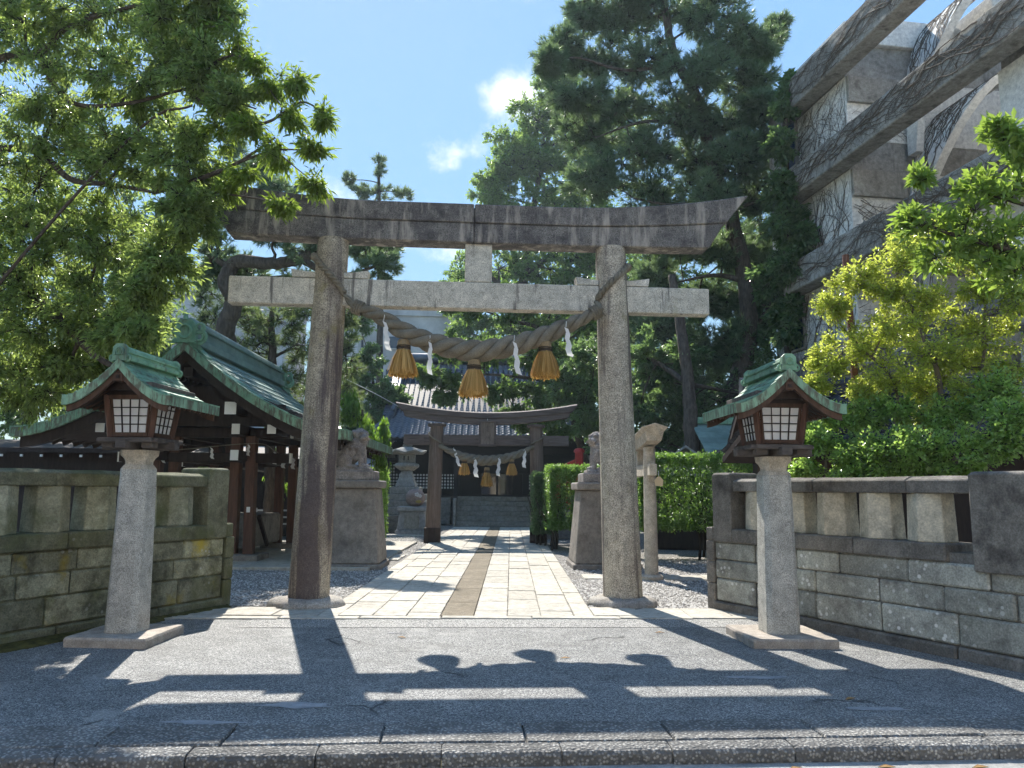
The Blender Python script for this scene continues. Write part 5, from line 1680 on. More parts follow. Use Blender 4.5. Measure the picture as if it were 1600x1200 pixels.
rp_ = empty('rusty_pole', tuple(at(1350, 760, 10.6) * Vector((1, 1, 0))), 0, 'thin rusty brown pole rising out of the shrubs', 'pole')
MB().tube([(0, 0, -.1), (-.03, 0, 2.4), (-.09, 0, 4.85)], [.055, .05, .045], 10).build('shaft', M['rust'], rp_, smooth=40)
for z in (2.15, 3.5, 4.3): MB().tube([(-.04, 0, z), (-.04, 0, z + .03)], .062, 10).build('band', M['steel'], rp_)
for i, (px, py, Y, w, h, d, mt, lb) in enumerate(((612, 0, 62, 10.5, 15.6, 8, 'farwall', 'pale apartment block seen between the oak and the camphor tree'), (330, 0, 55, 9, 15.4, 8, 'farwall2', 'grey apartment block glimpsed behind the bent pine'))):
    c = at(px, 765, Y)
    b = empty('far_building', (c.x, Y, 0), R(4), lb, 'building')
    BX((0, d / 2, h / 2), (w, d, h)).build('wall', M[mt], b)
    BX((0, d / 2, h + .25), (w + .3, d + .3, .5)).build('parapet', M[mt], b)
    for fl_ in range(5):
        for k in range(3):
            x, z = -w / 2 + w * (k + .55) / 3.1, 2.4 + fl_ * (h - 3) / 4.6
            wd = empty('window', (0, 0, 0)); wd.parent = b
            BX((x, -.03, z), (1.5, .06, .95)).build('pane', M['farglass'], wd)
            BX((x, -.05, z - .52), (1.7, .12, .08)).build('sill', M[mt], wd)
    if i == 0:
        for x, w2, h2 in ((1.6, .9, 1.0), (3.0, 1.3, .8), (.4, .4, 1.4)):
            BX((x, 2, h + .5 + h2 / 2), (w2, .9, h2)).build('rooftop_unit', M[mt], b)
        MB().bar((-.8, 1.5, h + .5), (-.8, 1.5, h + 2.2), .08, .08).build('antenna', M['steel'], b)
        BX((-4.2, -1.0, (h + 1) / 2), (2.8, 2.2, h + 1.2)).build('stair_tower', M[mt], b)

# ------------------------------------------------------------------ sunlit houses across the street (they are what the hall's glass doors mirror)
M['cream_plaster'] = plain('cream_plaster', (.66, .57, .44), .85, ns=1.5)
M['beige_tile'] = plain('beige_wall_tile', (.62, .54, .43), .8, ns=2.0)
for i, (x, w, h, mt, lb) in enumerate(((-13.5, 9.0, 7.5, 'beige_tile', 'beige two-storey house across the street mirrored in the glass doors'), (-3.2, 10.0, 9.5, 'cream_plaster', 'cream three-storey house across the street mirrored in the glass doors'), (8.0, 11.0, 8.0, 'beige_tile', 'beige shop house across the street mirrored in the glass doors'), (19.5, 10.0, 9.0, 'cream_plaster', 'cream corner house across the street mirrored in the glass doors'))):
    hs = empty('street_house', (x, -8.5 + KS * x, -.11), math.atan(KS), lb, 'house', 'houses across the street')
    BX((0, -4, h / 2), (w, 8, h)).build('wall', M[mt], hs)
    BX((0, -4, h + .15), (w + .4, 8.4, .3)).build('roof', M['cement'], hs)
    for fl_ in range(int(h // 3)):
        for k in range(3):
            xx = -w / 2 + w * (k + .5) / 3
            wd = empty('window' if fl_ or k != 1 else 'door', (0, 0, 0)); wd.parent = hs
            hh = 1.3 if fl_ or k != 1 else 2.1
            z = 1.7 + fl_ * 2.9 if fl_ or k != 1 else 1.06
            BX((xx, .01, z), (1.6, .06, hh)).build('pane', M['farglass'], wd)
            BX((xx, .05, z - hh / 2 - .05), (1.8, .12, .09)).build('sill', M['cement'], wd)

# dark shed behind the pavilion
sd = empty('storage_shed', (-8.6, 24.6, 0), R(2), 'dark timber shed seen through the posts of the copper pavilion', 'shed')
for k in range(16):
    BX((-2.85 + .38 * k, 0, 1.15), (.37, .05, 2.3)).build('wall_board', M['wood_dark'], sd)
MB().loft([[(-3.3, -.5, 2.3), (3.4, -.5, 2.3), (3.4, -.5, 2.4), (-3.3, -.5, 2.4)], [(-3.3, 1.6, 2.75), (3.4, 1.6, 2.75), (3.4, 1.6, 2.85), (-3.3, 1.6, 2.85)]]).build('roof', M['wood_dark'], sd)
BX((0, .8, 1.1), (6.0, 1.4, 2.2)).build('body', M['black_wood'], sd)
for z in (.42, .62, .82): BX((1.9, -1.2, z), (2.2, .05, .05)).build('bench_rail', M['steel'], sd)
for x in (.9, 2.9): BX((x, -1.2, .44), (.06, .06, .9)).build('bench_post', M['steel'], sd)

# ------------------------------------------------------------------ trees and shrubs
def unit(v): return v / np.maximum(1e-9, np.linalg.norm(v, axis=-1, keepdims=True))

def prisms(P0, P1, r0, r1):
    """three-sided twigs from P0 to P1, arrays (n,3)"""
    n = len(P0)
    d = unit(P1 - P0)
    ref = np.where(np.abs(d[:, 2:3]) > .9, np.array([[1., 0, 0]]), np.array([[0, 0, 1.]]))
    s = unit(np.cross(d, ref)); t_ = np.cross(d, s)
    V = []
    for P, r in ((P0, r0), (P1, r1)):
        for k in range(3):
            a = 2 * np.pi * k / 3
            V.append(P + (s * math.cos(a) + t_ * math.sin(a)) * r)
    V = np.stack(V, 1).reshape(-1, 3)
    b = (np.arange(n) * 6)[:, None]
    F = np.concatenate([b + np.array([[k, (k + 1) % 3, 3 + (k + 1) % 3, 3 + k]]) for k in range(3)])
    return V, F

def leaves(rg, T, D, K, L, W, twig=.18, spread=.9, droop=.25, jit=.03, lvar=.3, fold=.18):
    """K leaves on each twig tip T pointing along D"""
    n = len(T) * K
    T = np.repeat(T, K, 0); D = np.repeat(D, K, 0)
    f = rg.random((n, 1)) ** .8
    P = T - D * f * twig + rg.normal(0, jit, (n, 3))
    dr = unit(D * (1.1 - .5 * f) + rg.normal(0, spread * .62, (n, 3)) + np.array([[0, 0, -droop]]))
    side = unit(np.cross(dr, unit(rg.normal(0, 1, (n, 3)) * .55 + np.array([[0, 0, 1.]]))))
    nr = np.cross(side, dr)
    l = L * rg.uniform(1 - lvar, 1 + lvar, (n, 1)); w = W * rg.uniform(1 - lvar, 1 + lvar, (n, 1)) * .5
    base = P; tip = P + dr * l - np.array([[0, 0, 1.]]) * l * .1
    m = P + dr * l * .48
    V = np.stack([base, m + side * w + nr * l * fold * .35, tip, m - side * w + nr * l * fold * .35], 1).reshape(-1, 3)
    b = (np.arange(n) * 4)[:, None]
    F = np.concatenate([b + np.array([[0, 1, 2]]), b + np.array([[0, 2, 3]])])
    return V, F, np.repeat(rg.random(n), 4)

def needles(rg, T, D, K, L, W, spread=.8, shoot=.12):
    n = len(T) * K
    T = np.repeat(T, K, 0); D = np.repeat(D, K, 0)
    f = rg.random((n, 1))
    P = T - D * f * shoot
    dr = unit(D * .75 + rg.normal(0, spread * .6, (n, 3)))
    side = unit(np.cross(dr, rg.normal(0, 1, (n, 3))))
    l = L * rg.uniform(.7, 1.2, (n, 1))
    V = np.stack([P - side * W * .5, P + side * W * .5, P + dr * l], 1).reshape(-1, 3)
    F = (np.arange(n) * 3)[:, None] + np.array([[0, 1, 2]])
    return V, F, np.repeat(rg.random(n), 3)

def blob(px, py, Y, rx, ry, rd, dens=1.0):      # measured place and half size in the photograph, depth and half depth in metres
    return (np.array(at(px, py, Y)), np.array([rx * Y / FPX, rd, ry * Y / FPX]), dens)

def plant(name, label, cat, base, limbs, blobs, mat, mode, seed, nsub=10, tips=12, K=14, L=.1, W=.03, sub_r=.32, bark='bark', group=None, twig=.18,
          spread=.9, droop=.25, twig_r=.004, shell=.55, up=.2, branch_r=.035, parts=('trunk', 'crown'), droopy=0.0, density=1.0, shoot=.12, twigmat=None, minz=None):
    rg = np.random.default_rng(seed)
    root = empty(name, tuple(base), 0, label, cat, group)
    b0 = np.array(base)
    tb = MB(); samples = []
    for pts, r0, r1 in limbs:
        c = curve_pts(pts, max(8, 8 * (len(pts) - 1)))
        m = len(c)
        c = [p + Vector(rg.normal(0, .07 * (r0 + (r1 - r0) * i / m), 3)) if 0 < i < m - 1 else p for i, p in enumerate(c)]
        tb.tube([Vector(p) - Vector(b0) for p in c], [r0 + (r1 - r0) * i / (m - 1) for i in range(m)], 9 if r0 > .06 else 6)
        for i, p in enumerate(c): samples.append((np.array(p), r0 + (r1 - r0) * i / (m - 1)))
    SP = np.array([s[0] for s in samples]) if samples else np.array([b0])
    tips_all, dirs_all, tw0, tw1 = [], [], [], []
    for c, r, dens in blobs:
        i = int(np.argmin(np.linalg.norm(SP - (c - np.array([0, 0, r[2] * .4])), axis=1)))
        p0 = SP[i]
        rr0 = min(branch_r, samples[i][1] * .7 if samples else branch_r)
        mid = (p0 + c) / 2 + rg.normal(0, .12, 3) * np.linalg.norm(c - p0) * .5
        cb = [Vector(p0 - b0), Vector((p0 * .55 + mid * .45) - b0 + rg.normal(0, .03, 3)), Vector(mid - b0), Vector((mid + c) / 2 - b0 + rg.normal(0, .04, 3)), Vector(c - b0)]
        if np.linalg.norm(c - p0) > .05: tb.tube(cb, [rr0, rr0 * .85, rr0 * .7, rr0 * .6, rr0 * .45], 5, False)
        ns = max(3, int(nsub * dens))
        dv = unit(rg.normal(0, 1, (ns, 3)))
        sc = c + dv * r * (shell + (1 - shell) * rg.random((ns, 1))) * .85
        tw0.append(np.repeat(c[None], ns, 0)); tw1.append(sc)
        nt = int(tips * density)
        rad = r.mean() * sub_r
        for k in range(ns):
            s_dir = unit(rg.normal(0, 1, (nt, 3)) + dv[k] * .8)
            t_ = sc[k] + s_dir * rad * (.35 + .75 * rg.random((nt, 1))) * np.array([1, 1, .75])
            d_ = unit(s_dir * .9 + dv[k] * .6 + np.array([0, 0, up]) + rg.normal(0, .25, (nt, 3)))
            if droopy: d_ = unit(d_ + np.array([0, 0, -droopy]))
            tips_all.append(t_); dirs_all.append(d_)
            tw0.append(np.repeat(sc[k][None], nt, 0)); tw1.append(t_)
    T = np.concatenate(tips_all); D = np.concatenate(dirs_all)
    if minz is not None:
        ok = T[:, 2] > minz
        T, D = T[ok], D[ok]
    A, B = np.concatenate(tw0), np.concatenate(tw1)
    if tb.v:
        link(parts[0], tb.mesh(parts[0], smooth='all'), M[bark], root)
    tv, tf = prisms(A - b0, B - b0, twig_r * 1.6, twig_r * .6)
    link('twigs', np_mesh('twigs', tv, [tf]), M[twigmat or 'barkdark'], root)
    if mode == 'needle': V, F, rn = needles(rg, T, D, K, L, W, spread, shoot)
    else: V, F, rn = leaves(rg, T, D, K, L, W, twig, spread, droop)
    o = link(parts[1], np_mesh(parts[1], V - b0[None], [F], rn), M[mat], root)
    return root

M['leaf_camphor_dark'] = leafmat('deep_green_leaf', (.045, .10, .04), (.13, .20, .07), .5, .34, .5)  # a deeper green than the camphor leaf
# --- the oak overhanging from the left
OY = 10.3
oak_blobs = [blob(*b) for b in (
    (40, 40, 10.2, 110, 90, 1.0, .95), (150, 20, 10.0, 110, 80, 1.0, .9), (270, 30, 9.6, 100, 80, .9, 1.0), (330, 10, 9.4, 70, 50, .7, .9), (80, 160, 10.4, 120, 90, 1.1, .95), (210, 130, 10.0, 120, 85, 1.0, 1.0), (320, 110, 9.5, 80, 80, .8, 1.0),
    (365, 160, 9.2, 55, 60, .5, .6), (60, 290, 10.8, 120, 90, 1.2), (190, 260, 10.4, 110, 85, 1.0, .95), (290, 240, 9.6, 75, 80, .7, 1.0), (300, 330, 9.4, 50, 60, .5),
    (50, 400, 11.0, 110, 90, 1.2), (170, 380, 10.8, 100, 80, 1.1), (260, 400, 9.6, 65, 75, .6), (60, 510, 11.2, 100, 80, 1.2), (170, 490, 11.0, 95, 75, 1.0), (215, 465, 9.7, 50, 50, .5),
    (40, 600, 11.5, 90, 55, 1.2), (130, 570, 11.4, 70, 40, .9), (222, 520, 9.4, 30, 36, .4, .7), (200, 530, 10.2, 60, 40, .6), (-90, 250, 11.0, 130, 200, 1.6), (-90, 520, 11.5, 130, 120, 1.6), (-60, 20, 10.6, 120, 140, 1.3))]
oak_limbs = [([(-8.6, 11.6, -.1), (-8.45, 11.5, 1.6), (-8.2, 11.3, 3.2)], .30, .24),
             ([(-8.2, 11.3, 3.1), at(-60, 160, 10.9), at(0, 93, 10.4), at(60, 85, 10.2), at(111, 40, 10.0), at(216, 8, 9.7), at(330, -20, 9.4)], .07, .015),
             ([(-8.2, 11.3, 3.0), at(-40, 280, 10.9), at(44, 232, 10.6), at(111, 280, 10.3), at(170, 288, 10.1), at(240, 300, 9.9)], .075, .02),
             ([(-8.3, 11.4, 2.6), at(-30, 420, 11.1), at(79, 488, 10.9), at(145, 552, 10.7), at(200, 585, 10.5)], .10, .03),
             ([at(60, 85, 10.2), at(90, 140, 10.0), at(130, 165, 9.9), at(210, 160, 9.7), at(300, 140, 9.4), at(400, 170, 9.1)], .045, .01),
             ([at(240, 300, 9.9), at(310, 280, 9.5), at(370, 255, 9.2), at(430, 215, 9.0)], .04, .012)]
plant('oak_tree', 'large leafy oak overhanging the mossy wall and the torii beam end', 'tree', (-8.6, 11.6, 0), oak_limbs, oak_blobs, 'leaf_oak', 'leaf', 101,
      nsub=37, tips=14, K=12, L=.088, W=.028, sub_r=.36, twig=.22, spread=.85, droop=.35, twig_r=.0035, shell=.35, up=.15)
spr_blobs = [blob(*b) for b in ((420, 130, 9.0, 30, 32, .3), (395, 200, 9.0, 32, 34, .3), (465, 130, 8.9, 28, 30, .25), (505, 185, 8.8, 22, 28, .22), (450, 180, 8.9, 30, 26, .25), (430, 240, 9.0, 38, 26, .3), (490, 235, 8.9, 28, 22, .25),
                                (490, 290, 8.9, 28, 18, .22), (385, 270, 9.1, 30, 20, .25), (350, 290, 9.2, 24, 22, .25), (440, 320, 8.95, 24, 14, .2), (400, 100, 9.1, 26, 40, .3), (370, 60, 9.2, 40, 50, .35), (345, 200, 9.2, 40, 50, .4))]
spr_limbs = [([at(300, 150, 9.5), at(370, 190, 9.2), at(420, 190, 9.0), at(470, 160, 8.9), at(505, 175, 8.8)], .03, .008), ([at(310, 280, 9.5), at(370, 255, 9.2), at(430, 235, 9.0), at(490, 235, 8.9)], .025, .007),
             ([at(330, 300, 9.4), at(400, 310, 9.1), at(445, 318, 8.95)], .015, .005), ([at(300, 130, 9.5), at(350, 90, 9.2), at(400, 90, 9.1)], .025, .008), ([at(430, 235, 9.0), at(490, 285, 8.9)], .012, .004)]
M['leaf_oak_light'] = leafmat('young_oak_leaf', (.07, .12, .025), (.17, .225, .05), .55)
bt = plant('oak_tree', 'light sunlit leaf sprays of a second oak hanging over the torii lintel end', 'tree', (-8.3, 10.4, 0),
           [([(-8.3, 10.4, -.1), (-8.0, 10.2, 2.5), (-6.6, 9.9, 4.4), at(220, 200, 9.7), at(300, 165, 9.5)], .035, .015)] + spr_limbs, spr_blobs, 'leaf_oak_light', 'leaf', 102,
           nsub=9, tips=7, K=7, L=.11, W=.03, sub_r=.62, twig=.16, spread=.75, droop=.6, twig_r=.003, shell=.15, up=.1, branch_r=.012)

# --- the bent pine behind the pavilion, and the young pine
pine_args = dict(bark='bark', mode='needle')
lp_blobs = [blob(*b) for b in ((400, 260, 19.5, 45, 25, 1.2), (360, 230, 20, 30, 25, 1.0), (430, 290, 19, 35, 20, .9), (360, 330, 19.5, 40, 30, 1.2), (340, 390, 19.5, 40, 25, 1.0), (430, 365, 19, 45, 18, .9), (480, 395, 19, 45, 22, .8), (590, 415, 19, 45, 24, .8), (610, 390, 19.3, 20, 14, .6), (555, 440, 19, 28, 18, .6), (390, 420, 20, 45, 18, .9), (470, 440, 20, 40, 25, 1.0), (330, 430, 20, 35, 25, 1.), (450, 340, 21, 60, 30, 1.0),
                               (570, 390, 19.4, 40, 16, .7))]
lp_limbs = [([at(350, 640, 19.8) * Vector((1, 1, 0)), at(352, 560, 19.8), at(350, 520, 19.6), at(365, 470, 19.5), at(352, 440, 19.4), at(370, 410, 19.4), at(420, 412, 19.2), at(470, 405, 19), at(500, 380, 19)], .30, .11),
            ([at(470, 405, 19), at(520, 430, 19), at(560, 425, 19), at(600, 410, 19)], .10, .03), ([at(500, 380, 19), at(480, 350, 19.2), at(430, 300, 19.3), at(400, 260, 19.5)], .12, .04),
            ([at(360, 420, 19.4), at(330, 400, 19.5), at(310, 390, 19.6)], .10, .04), ([at(365, 470, 19.5), at(400, 440, 19.8), at(450, 430, 20)], .08, .03)]
plant('pine_tree', 'bent old pine with thick leaning trunk behind the copper pavilion', 'tree', tuple(at(350, 640, 19.8) * Vector((1, 1, 0))), lp_limbs, lp_blobs, 'leaf_pine', 'needle', 111,
      nsub=20, tips=11, K=16, L=.17, W=.02, sub_r=.36, spread=.8, shell=.3, up=.5, twig_r=.008, branch_r=.05)
yp_blobs = [blob(*b) for b in ((592, 262, 42, 10, 28, .4), (592, 300, 42, 36, 14, .9), (560, 300, 42, 20, 16, .6), (630, 302, 42, 18, 12, .6), (545, 280, 42, 12, 12, .4), (590, 350, 42, 45, 18, 1.0), (590, 395, 42, 45, 22, 1.0))]
plant('pine_tree', 'young pine whose pointed top rises just above the torii lintel', 'tree', tuple(at(592, 760, 42) * Vector((1, 1, 0))), [([at(592, 760, 42) * Vector((1, 1, 0)), at(594, 500, 42), at(592, 300, 42), at(592, 238, 42)], .24, .03)], yp_blobs, 'leaf_pine_yel', 'needle', 112,
      nsub=14, tips=6, K=16, L=.30, W=.032, sub_r=.36, spread=.75, shell=.3, up=.9, twig_r=.01)
mp_blobs = [blob(*b) for b in ((430, 500, 22, 60, 22, 1.2), (400, 540, 22, 55, 25, 1.2), (470, 540, 22, 60, 30, 1.2), (440, 590, 22, 65, 30, 1.3), (390, 500, 22.5, 40, 25, 1.0), (470, 480, 22.5, 40, 25, 1.0), (540, 560, 23, 30, 60, 1.0), (500, 610, 23, 50, 40, 1.2), (545, 490, 23, 30, 30, .8), (350, 560, 23, 40, 40, 1.0), (335, 500, 23.5, 35, 40, 1.0), (520, 530, 23, 40, 40, 1.0), (320, 450, 23.5, 30, 40, 1.0), (440, 640, 22.5, 70, 30, 1.2), (545, 640, 23.5, 30, 40, 1.0))]
plant('pine_tree', 'slender pine with airy needles behind the pavilion ridge end', 'tree', tuple(at(425, 760, 22) * Vector((1, 1, 0))), [([at(425, 760, 22) * Vector((1, 1, 0)), at(423, 640, 22), at(426, 560, 22), at(424, 500, 22), at(430, 470, 22)], .17, .06),
      ([at(424, 560, 22), at(460, 545, 22), at(500, 560, 22)], .05, .02), ([at(424, 540, 22), at(390, 520, 22)], .05, .02)], mp_blobs, 'leaf_pine_yel', 'needle', 113,
      nsub=20, tips=9, K=15, L=.19, W=.02, sub_r=.36, spread=.8, shell=.3, up=.3, twig_r=.008)

# --- the tall pines on the right
PDY = 4.2
rp_blobs = []
for (px, py, rx, ry) in ((1000, -20, 50, 26), (915, 25, 38, 22), (960, 40, 70, 30), (1040, 20, 70, 40), (1110, 20, 60, 45), (1150, 70, 50, 30), (880, 75, 45, 22), (930, 100, 70, 30), (1010, 100, 70, 35), (1090, 110, 60, 35), (1190, 75, 30, 22), (1215, 45, 16, 14), (1160, 130, 45, 30),
                        (860, 100, 22, 12), (900, 150, 55, 25), (970, 170, 75, 35), (1060, 180, 60, 35), (1130, 190, 55, 35), (1180, 170, 30, 22), (920, 210, 60, 32), (1000, 240, 70, 35), (1090, 250, 60, 35), (1150, 250, 50, 35), (1190, 230, 30, 40), (930, 280, 50, 30), (1020, 300, 70, 30), (1110, 310, 60, 30), (1180, 310, 45, 35), (1230, 260, 30, 45), (1240, 340, 30, 40)):
    Yj = 21.5 + 1.2 * math.sin(px * .05) * math.cos(py * .06)
    rp_blobs.append(blob(px, py, Yj + PDY, rx * 1.12, ry * 1.2, 1.1))
for (px, py, rx, ry) in ((1060, 380, 70, 35), (1130, 400, 60, 35), (1190, 390, 50, 40), (1030, 440, 50, 40), (1100, 470, 60, 40), (1170, 470, 50, 40), (1040, 520, 55, 45), (1110, 550, 50, 40), (1150, 540, 40, 40), (1210, 420, 40, 45), (1240, 440, 35, 50), (1030, 590, 45, 40), (1085, 610, 30, 30), (1200, 500, 35, 40), (1000, 500, 40, 60)):
    rp_blobs.append(blob(px, py, PDY + 22.5 + .8 * math.sin(px * .07), rx, ry, .9))
trunk_base = at(1125, 745, 21.5 + PDY) * Vector((1, 1, 0))
rp_limbs = [([trunk_base, at(1130, 680, 21.5 + PDY), at(1150, 610, 21.5 + PDY), at(1168, 530, 21.6 + PDY), at(1165, 440, 21.6 + PDY), at(1140, 330, 21.6 + PDY), at(1112, 250, 21.6 + PDY), at(1092, 160, 21.6 + PDY), at(1055, 90, 21.6 + PDY), at(1040, 20, 21.6 + PDY), at(1030, -60, 21.6 + PDY)], .40, .10),
            ([at(1165, 440, 21.6 + PDY), at(1120, 430, 21.8 + PDY), at(1060, 440, 22 + PDY)], .12, .03), ([at(1130, 300, 21.6 + PDY), at(1060, 320, 21.4 + PDY), at(990, 310, 21.3 + PDY)], .10, .03), ([at(1100, 200, 21.6 + PDY), at(1010, 190, 21.4 + PDY), at(930, 215, 21.2 + PDY)], .09, .02),
            ([at(1060, 95, 21.6 + PDY), at(980, 110, 21.4 + PDY), at(900, 90, 21.2 + PDY), at(850, 103, 21.2 + PDY)], .08, .02), ([at(1140, 330, 21.6 + PDY), at(1190, 310, 21.8 + PDY), at(1235, 270, 22 + PDY)], .09, .02), ([at(1092, 160, 21.6 + PDY), at(1140, 110, 21.6 + PDY), at(1215, 48, 21.6 + PDY)], .07, .015),
            ([at(1168, 530, 21.6 + PDY), at(1200, 480, 22 + PDY), at(1230, 430, 22 + PDY)], .08, .03)]
plant('pine_tree', 'tall dense pine towering over the paler torii pillar, trunk beside the lantern roof', 'tree', tuple(trunk_base), rp_limbs, rp_blobs, 'leaf_pine', 'needle', 121,
      nsub=36, tips=15, K=16, L=.25, W=.028, sub_r=.42, spread=.85, shell=.2, up=.45, twig_r=.009, branch_r=.05)
tb2 = at(1085, 745, 22.6) * Vector((1, 1, 0))
p2_blobs = [blob(*b) for b in ((1010, 560, 24, 50, 50, 1.2), (1060, 560, 24, 50, 50, 1.2), (1000, 640, 24.5, 45, 40, 1.2), (1050, 640, 24.5, 45, 40, 1.2), (960, 620, 25, 40, 50, 1.2), (930, 560, 25.5, 50, 50, 1.3), (910, 640, 26, 45, 40, 1.3), (880, 600, 26.5, 50, 50, 1.3), (1180, 620, 25, 60, 60, 1.5), (1100, 640, 25.5, 50, 50, 1.2), (1220, 560, 25, 50, 60, 1.5), (980, 700, 25, 60, 40, 1.2), (1040, 700, 25.5, 60, 40, 1.2), (1230, 640, 24.5, 50, 50, 1.3))]
plant('evergreen_tree', 'dark evergreen with straight trunk just behind the tall pine', 'tree', tuple(tb2), [([tb2, at(1080, 680, 22.6), at(1076, 600, 22.8), at(1062, 500, 23.2), at(1050, 430, 23.5)], .26, .12), ([at(1076, 600, 22.8), at(1010, 560, 24), at(930, 560, 25)], .1, .03), ([at(1076, 600, 22.8), at(1180, 620, 25)], .08, .03)],
      p2_blobs, 'leaf_dark', 'leaf', 122, nsub=22, tips=12, K=12, L=.15, W=.06, sub_r=.36, twig=.25, shell=.3, twig_r=.008)

# --- broadleaf trees behind the hall
CY = 54
cb = [blob(p, q_, CY, a_ * 1.15, b_ * 1.2, 2.8) for p, q_, a_, b_ in ((790, 250, 40, 50), (840, 190, 45, 45), (890, 180, 50, 45), (830, 260, 50, 45), (900, 260, 55, 50), (770, 300, 30, 40), (840, 330, 60, 45), (920, 330, 55, 45), (730, 440, 35, 45), (780, 420, 55, 50), (860, 420, 55, 50), (920, 430, 50, 50),
                        (735, 520, 40, 45), (800, 510, 55, 45), (870, 510, 55, 45), (740, 590, 40, 40), (960, 380, 50, 60), (870, 130, 40, 30), (940, 520, 50, 60), (960, 200, 50, 60), (820, 590, 50, 40), (900, 590, 50, 40))]
cbase = at(830, 765, CY + 1) * Vector((1, 1, 0))
plant('camphor_tree', 'broad bright green camphor tree rising far behind the hall', 'tree', tuple(cbase), [([cbase, at(828, 600, CY + 1), at(815, 480, CY + .5), at(830, 350, CY), at(850, 230, CY)], .6, .14), ([at(815, 480, CY + .5), at(760, 430, CY), at(725, 440, CY)], .25, .06), ([at(820, 430, CY), at(880, 380, CY), at(920, 330, CY)], .25, .06)],
      cb, 'leaf_camphor', 'leaf', 131, nsub=36, tips=14, K=13, L=.26, W=.12, sub_r=.36, twig=.45, shell=.35, twig_r=.015, branch_r=.1, droop=.3)
mb_ = [blob(p, q_, 29.5, a_, b_, .9) for p, q_, a_, b_ in ((740, 470, 45, 40), (800, 480, 50, 45), (860, 490, 50, 45), (700, 540, 35, 35), (760, 550, 50, 40), (830, 560, 50, 40), (890, 560, 45, 45), (670, 585, 22, 25), (715, 600, 40, 26), (780, 610, 45, 26), (850, 620, 45, 30), (900, 630, 35, 35), (840, 660, 50, 22), (800, 645, 40, 14), (875, 675, 28, 16), (690, 620, 22, 12), (920, 500, 40, 50), (700, 470, 20, 30))]
mbase = Vector((3.0, 30.6, 0))
plant('oak_tree', 'dark leafy tree spreading in front of the hall roof behind the wooden torii', 'tree', tuple(mbase), [([mbase, mbase + Vector((-.1, 0, 2.5)), at(880, 600, 30), at(850, 520, 29.6), at(790, 500, 29.5)], .2, .06), ([at(880, 600, 30), at(820, 590, 29.7), at(750, 585, 29.5), at(690, 590, 29.5)], .09, .02)],
      mb_, 'leaf_camphor_dark', 'leaf', 133, nsub=24, tips=11, K=12, L=.15, W=.065, sub_r=.36, twig=.3, shell=.35, twig_r=.008, branch_r=.05, droop=.3)
sb = [blob(*b) for b in ((580, 560, 36, 30, 30, 1.0), (575, 600, 36, 40, 30, 1.1), (605, 610, 35.5, 28, 26, .9), (585, 640, 35.5, 40, 26, 1.0), (550, 600, 36, 25, 40, 1.0), (625, 625, 35, 20, 20, .8), (560, 500, 36, 24, 40, 1.0), (600, 660, 35, 40, 20, .9), (555, 660, 35, 30, 25, .9))]
sbase = at(585, 765, 36) * Vector((1, 1, 0))
plant('evergreen_tree', 'small rounded evergreen in front of the pale apartment block', 'tree', tuple(sbase), [([sbase, at(585, 660, 36), at(582, 580, 36)], .16, .05)], sb, 'leaf_dark', 'leaf', 132, nsub=22, tips=10, K=11, L=.18, W=.08, sub_r=.36, twig=.3, shell=.4, twig_r=.01)
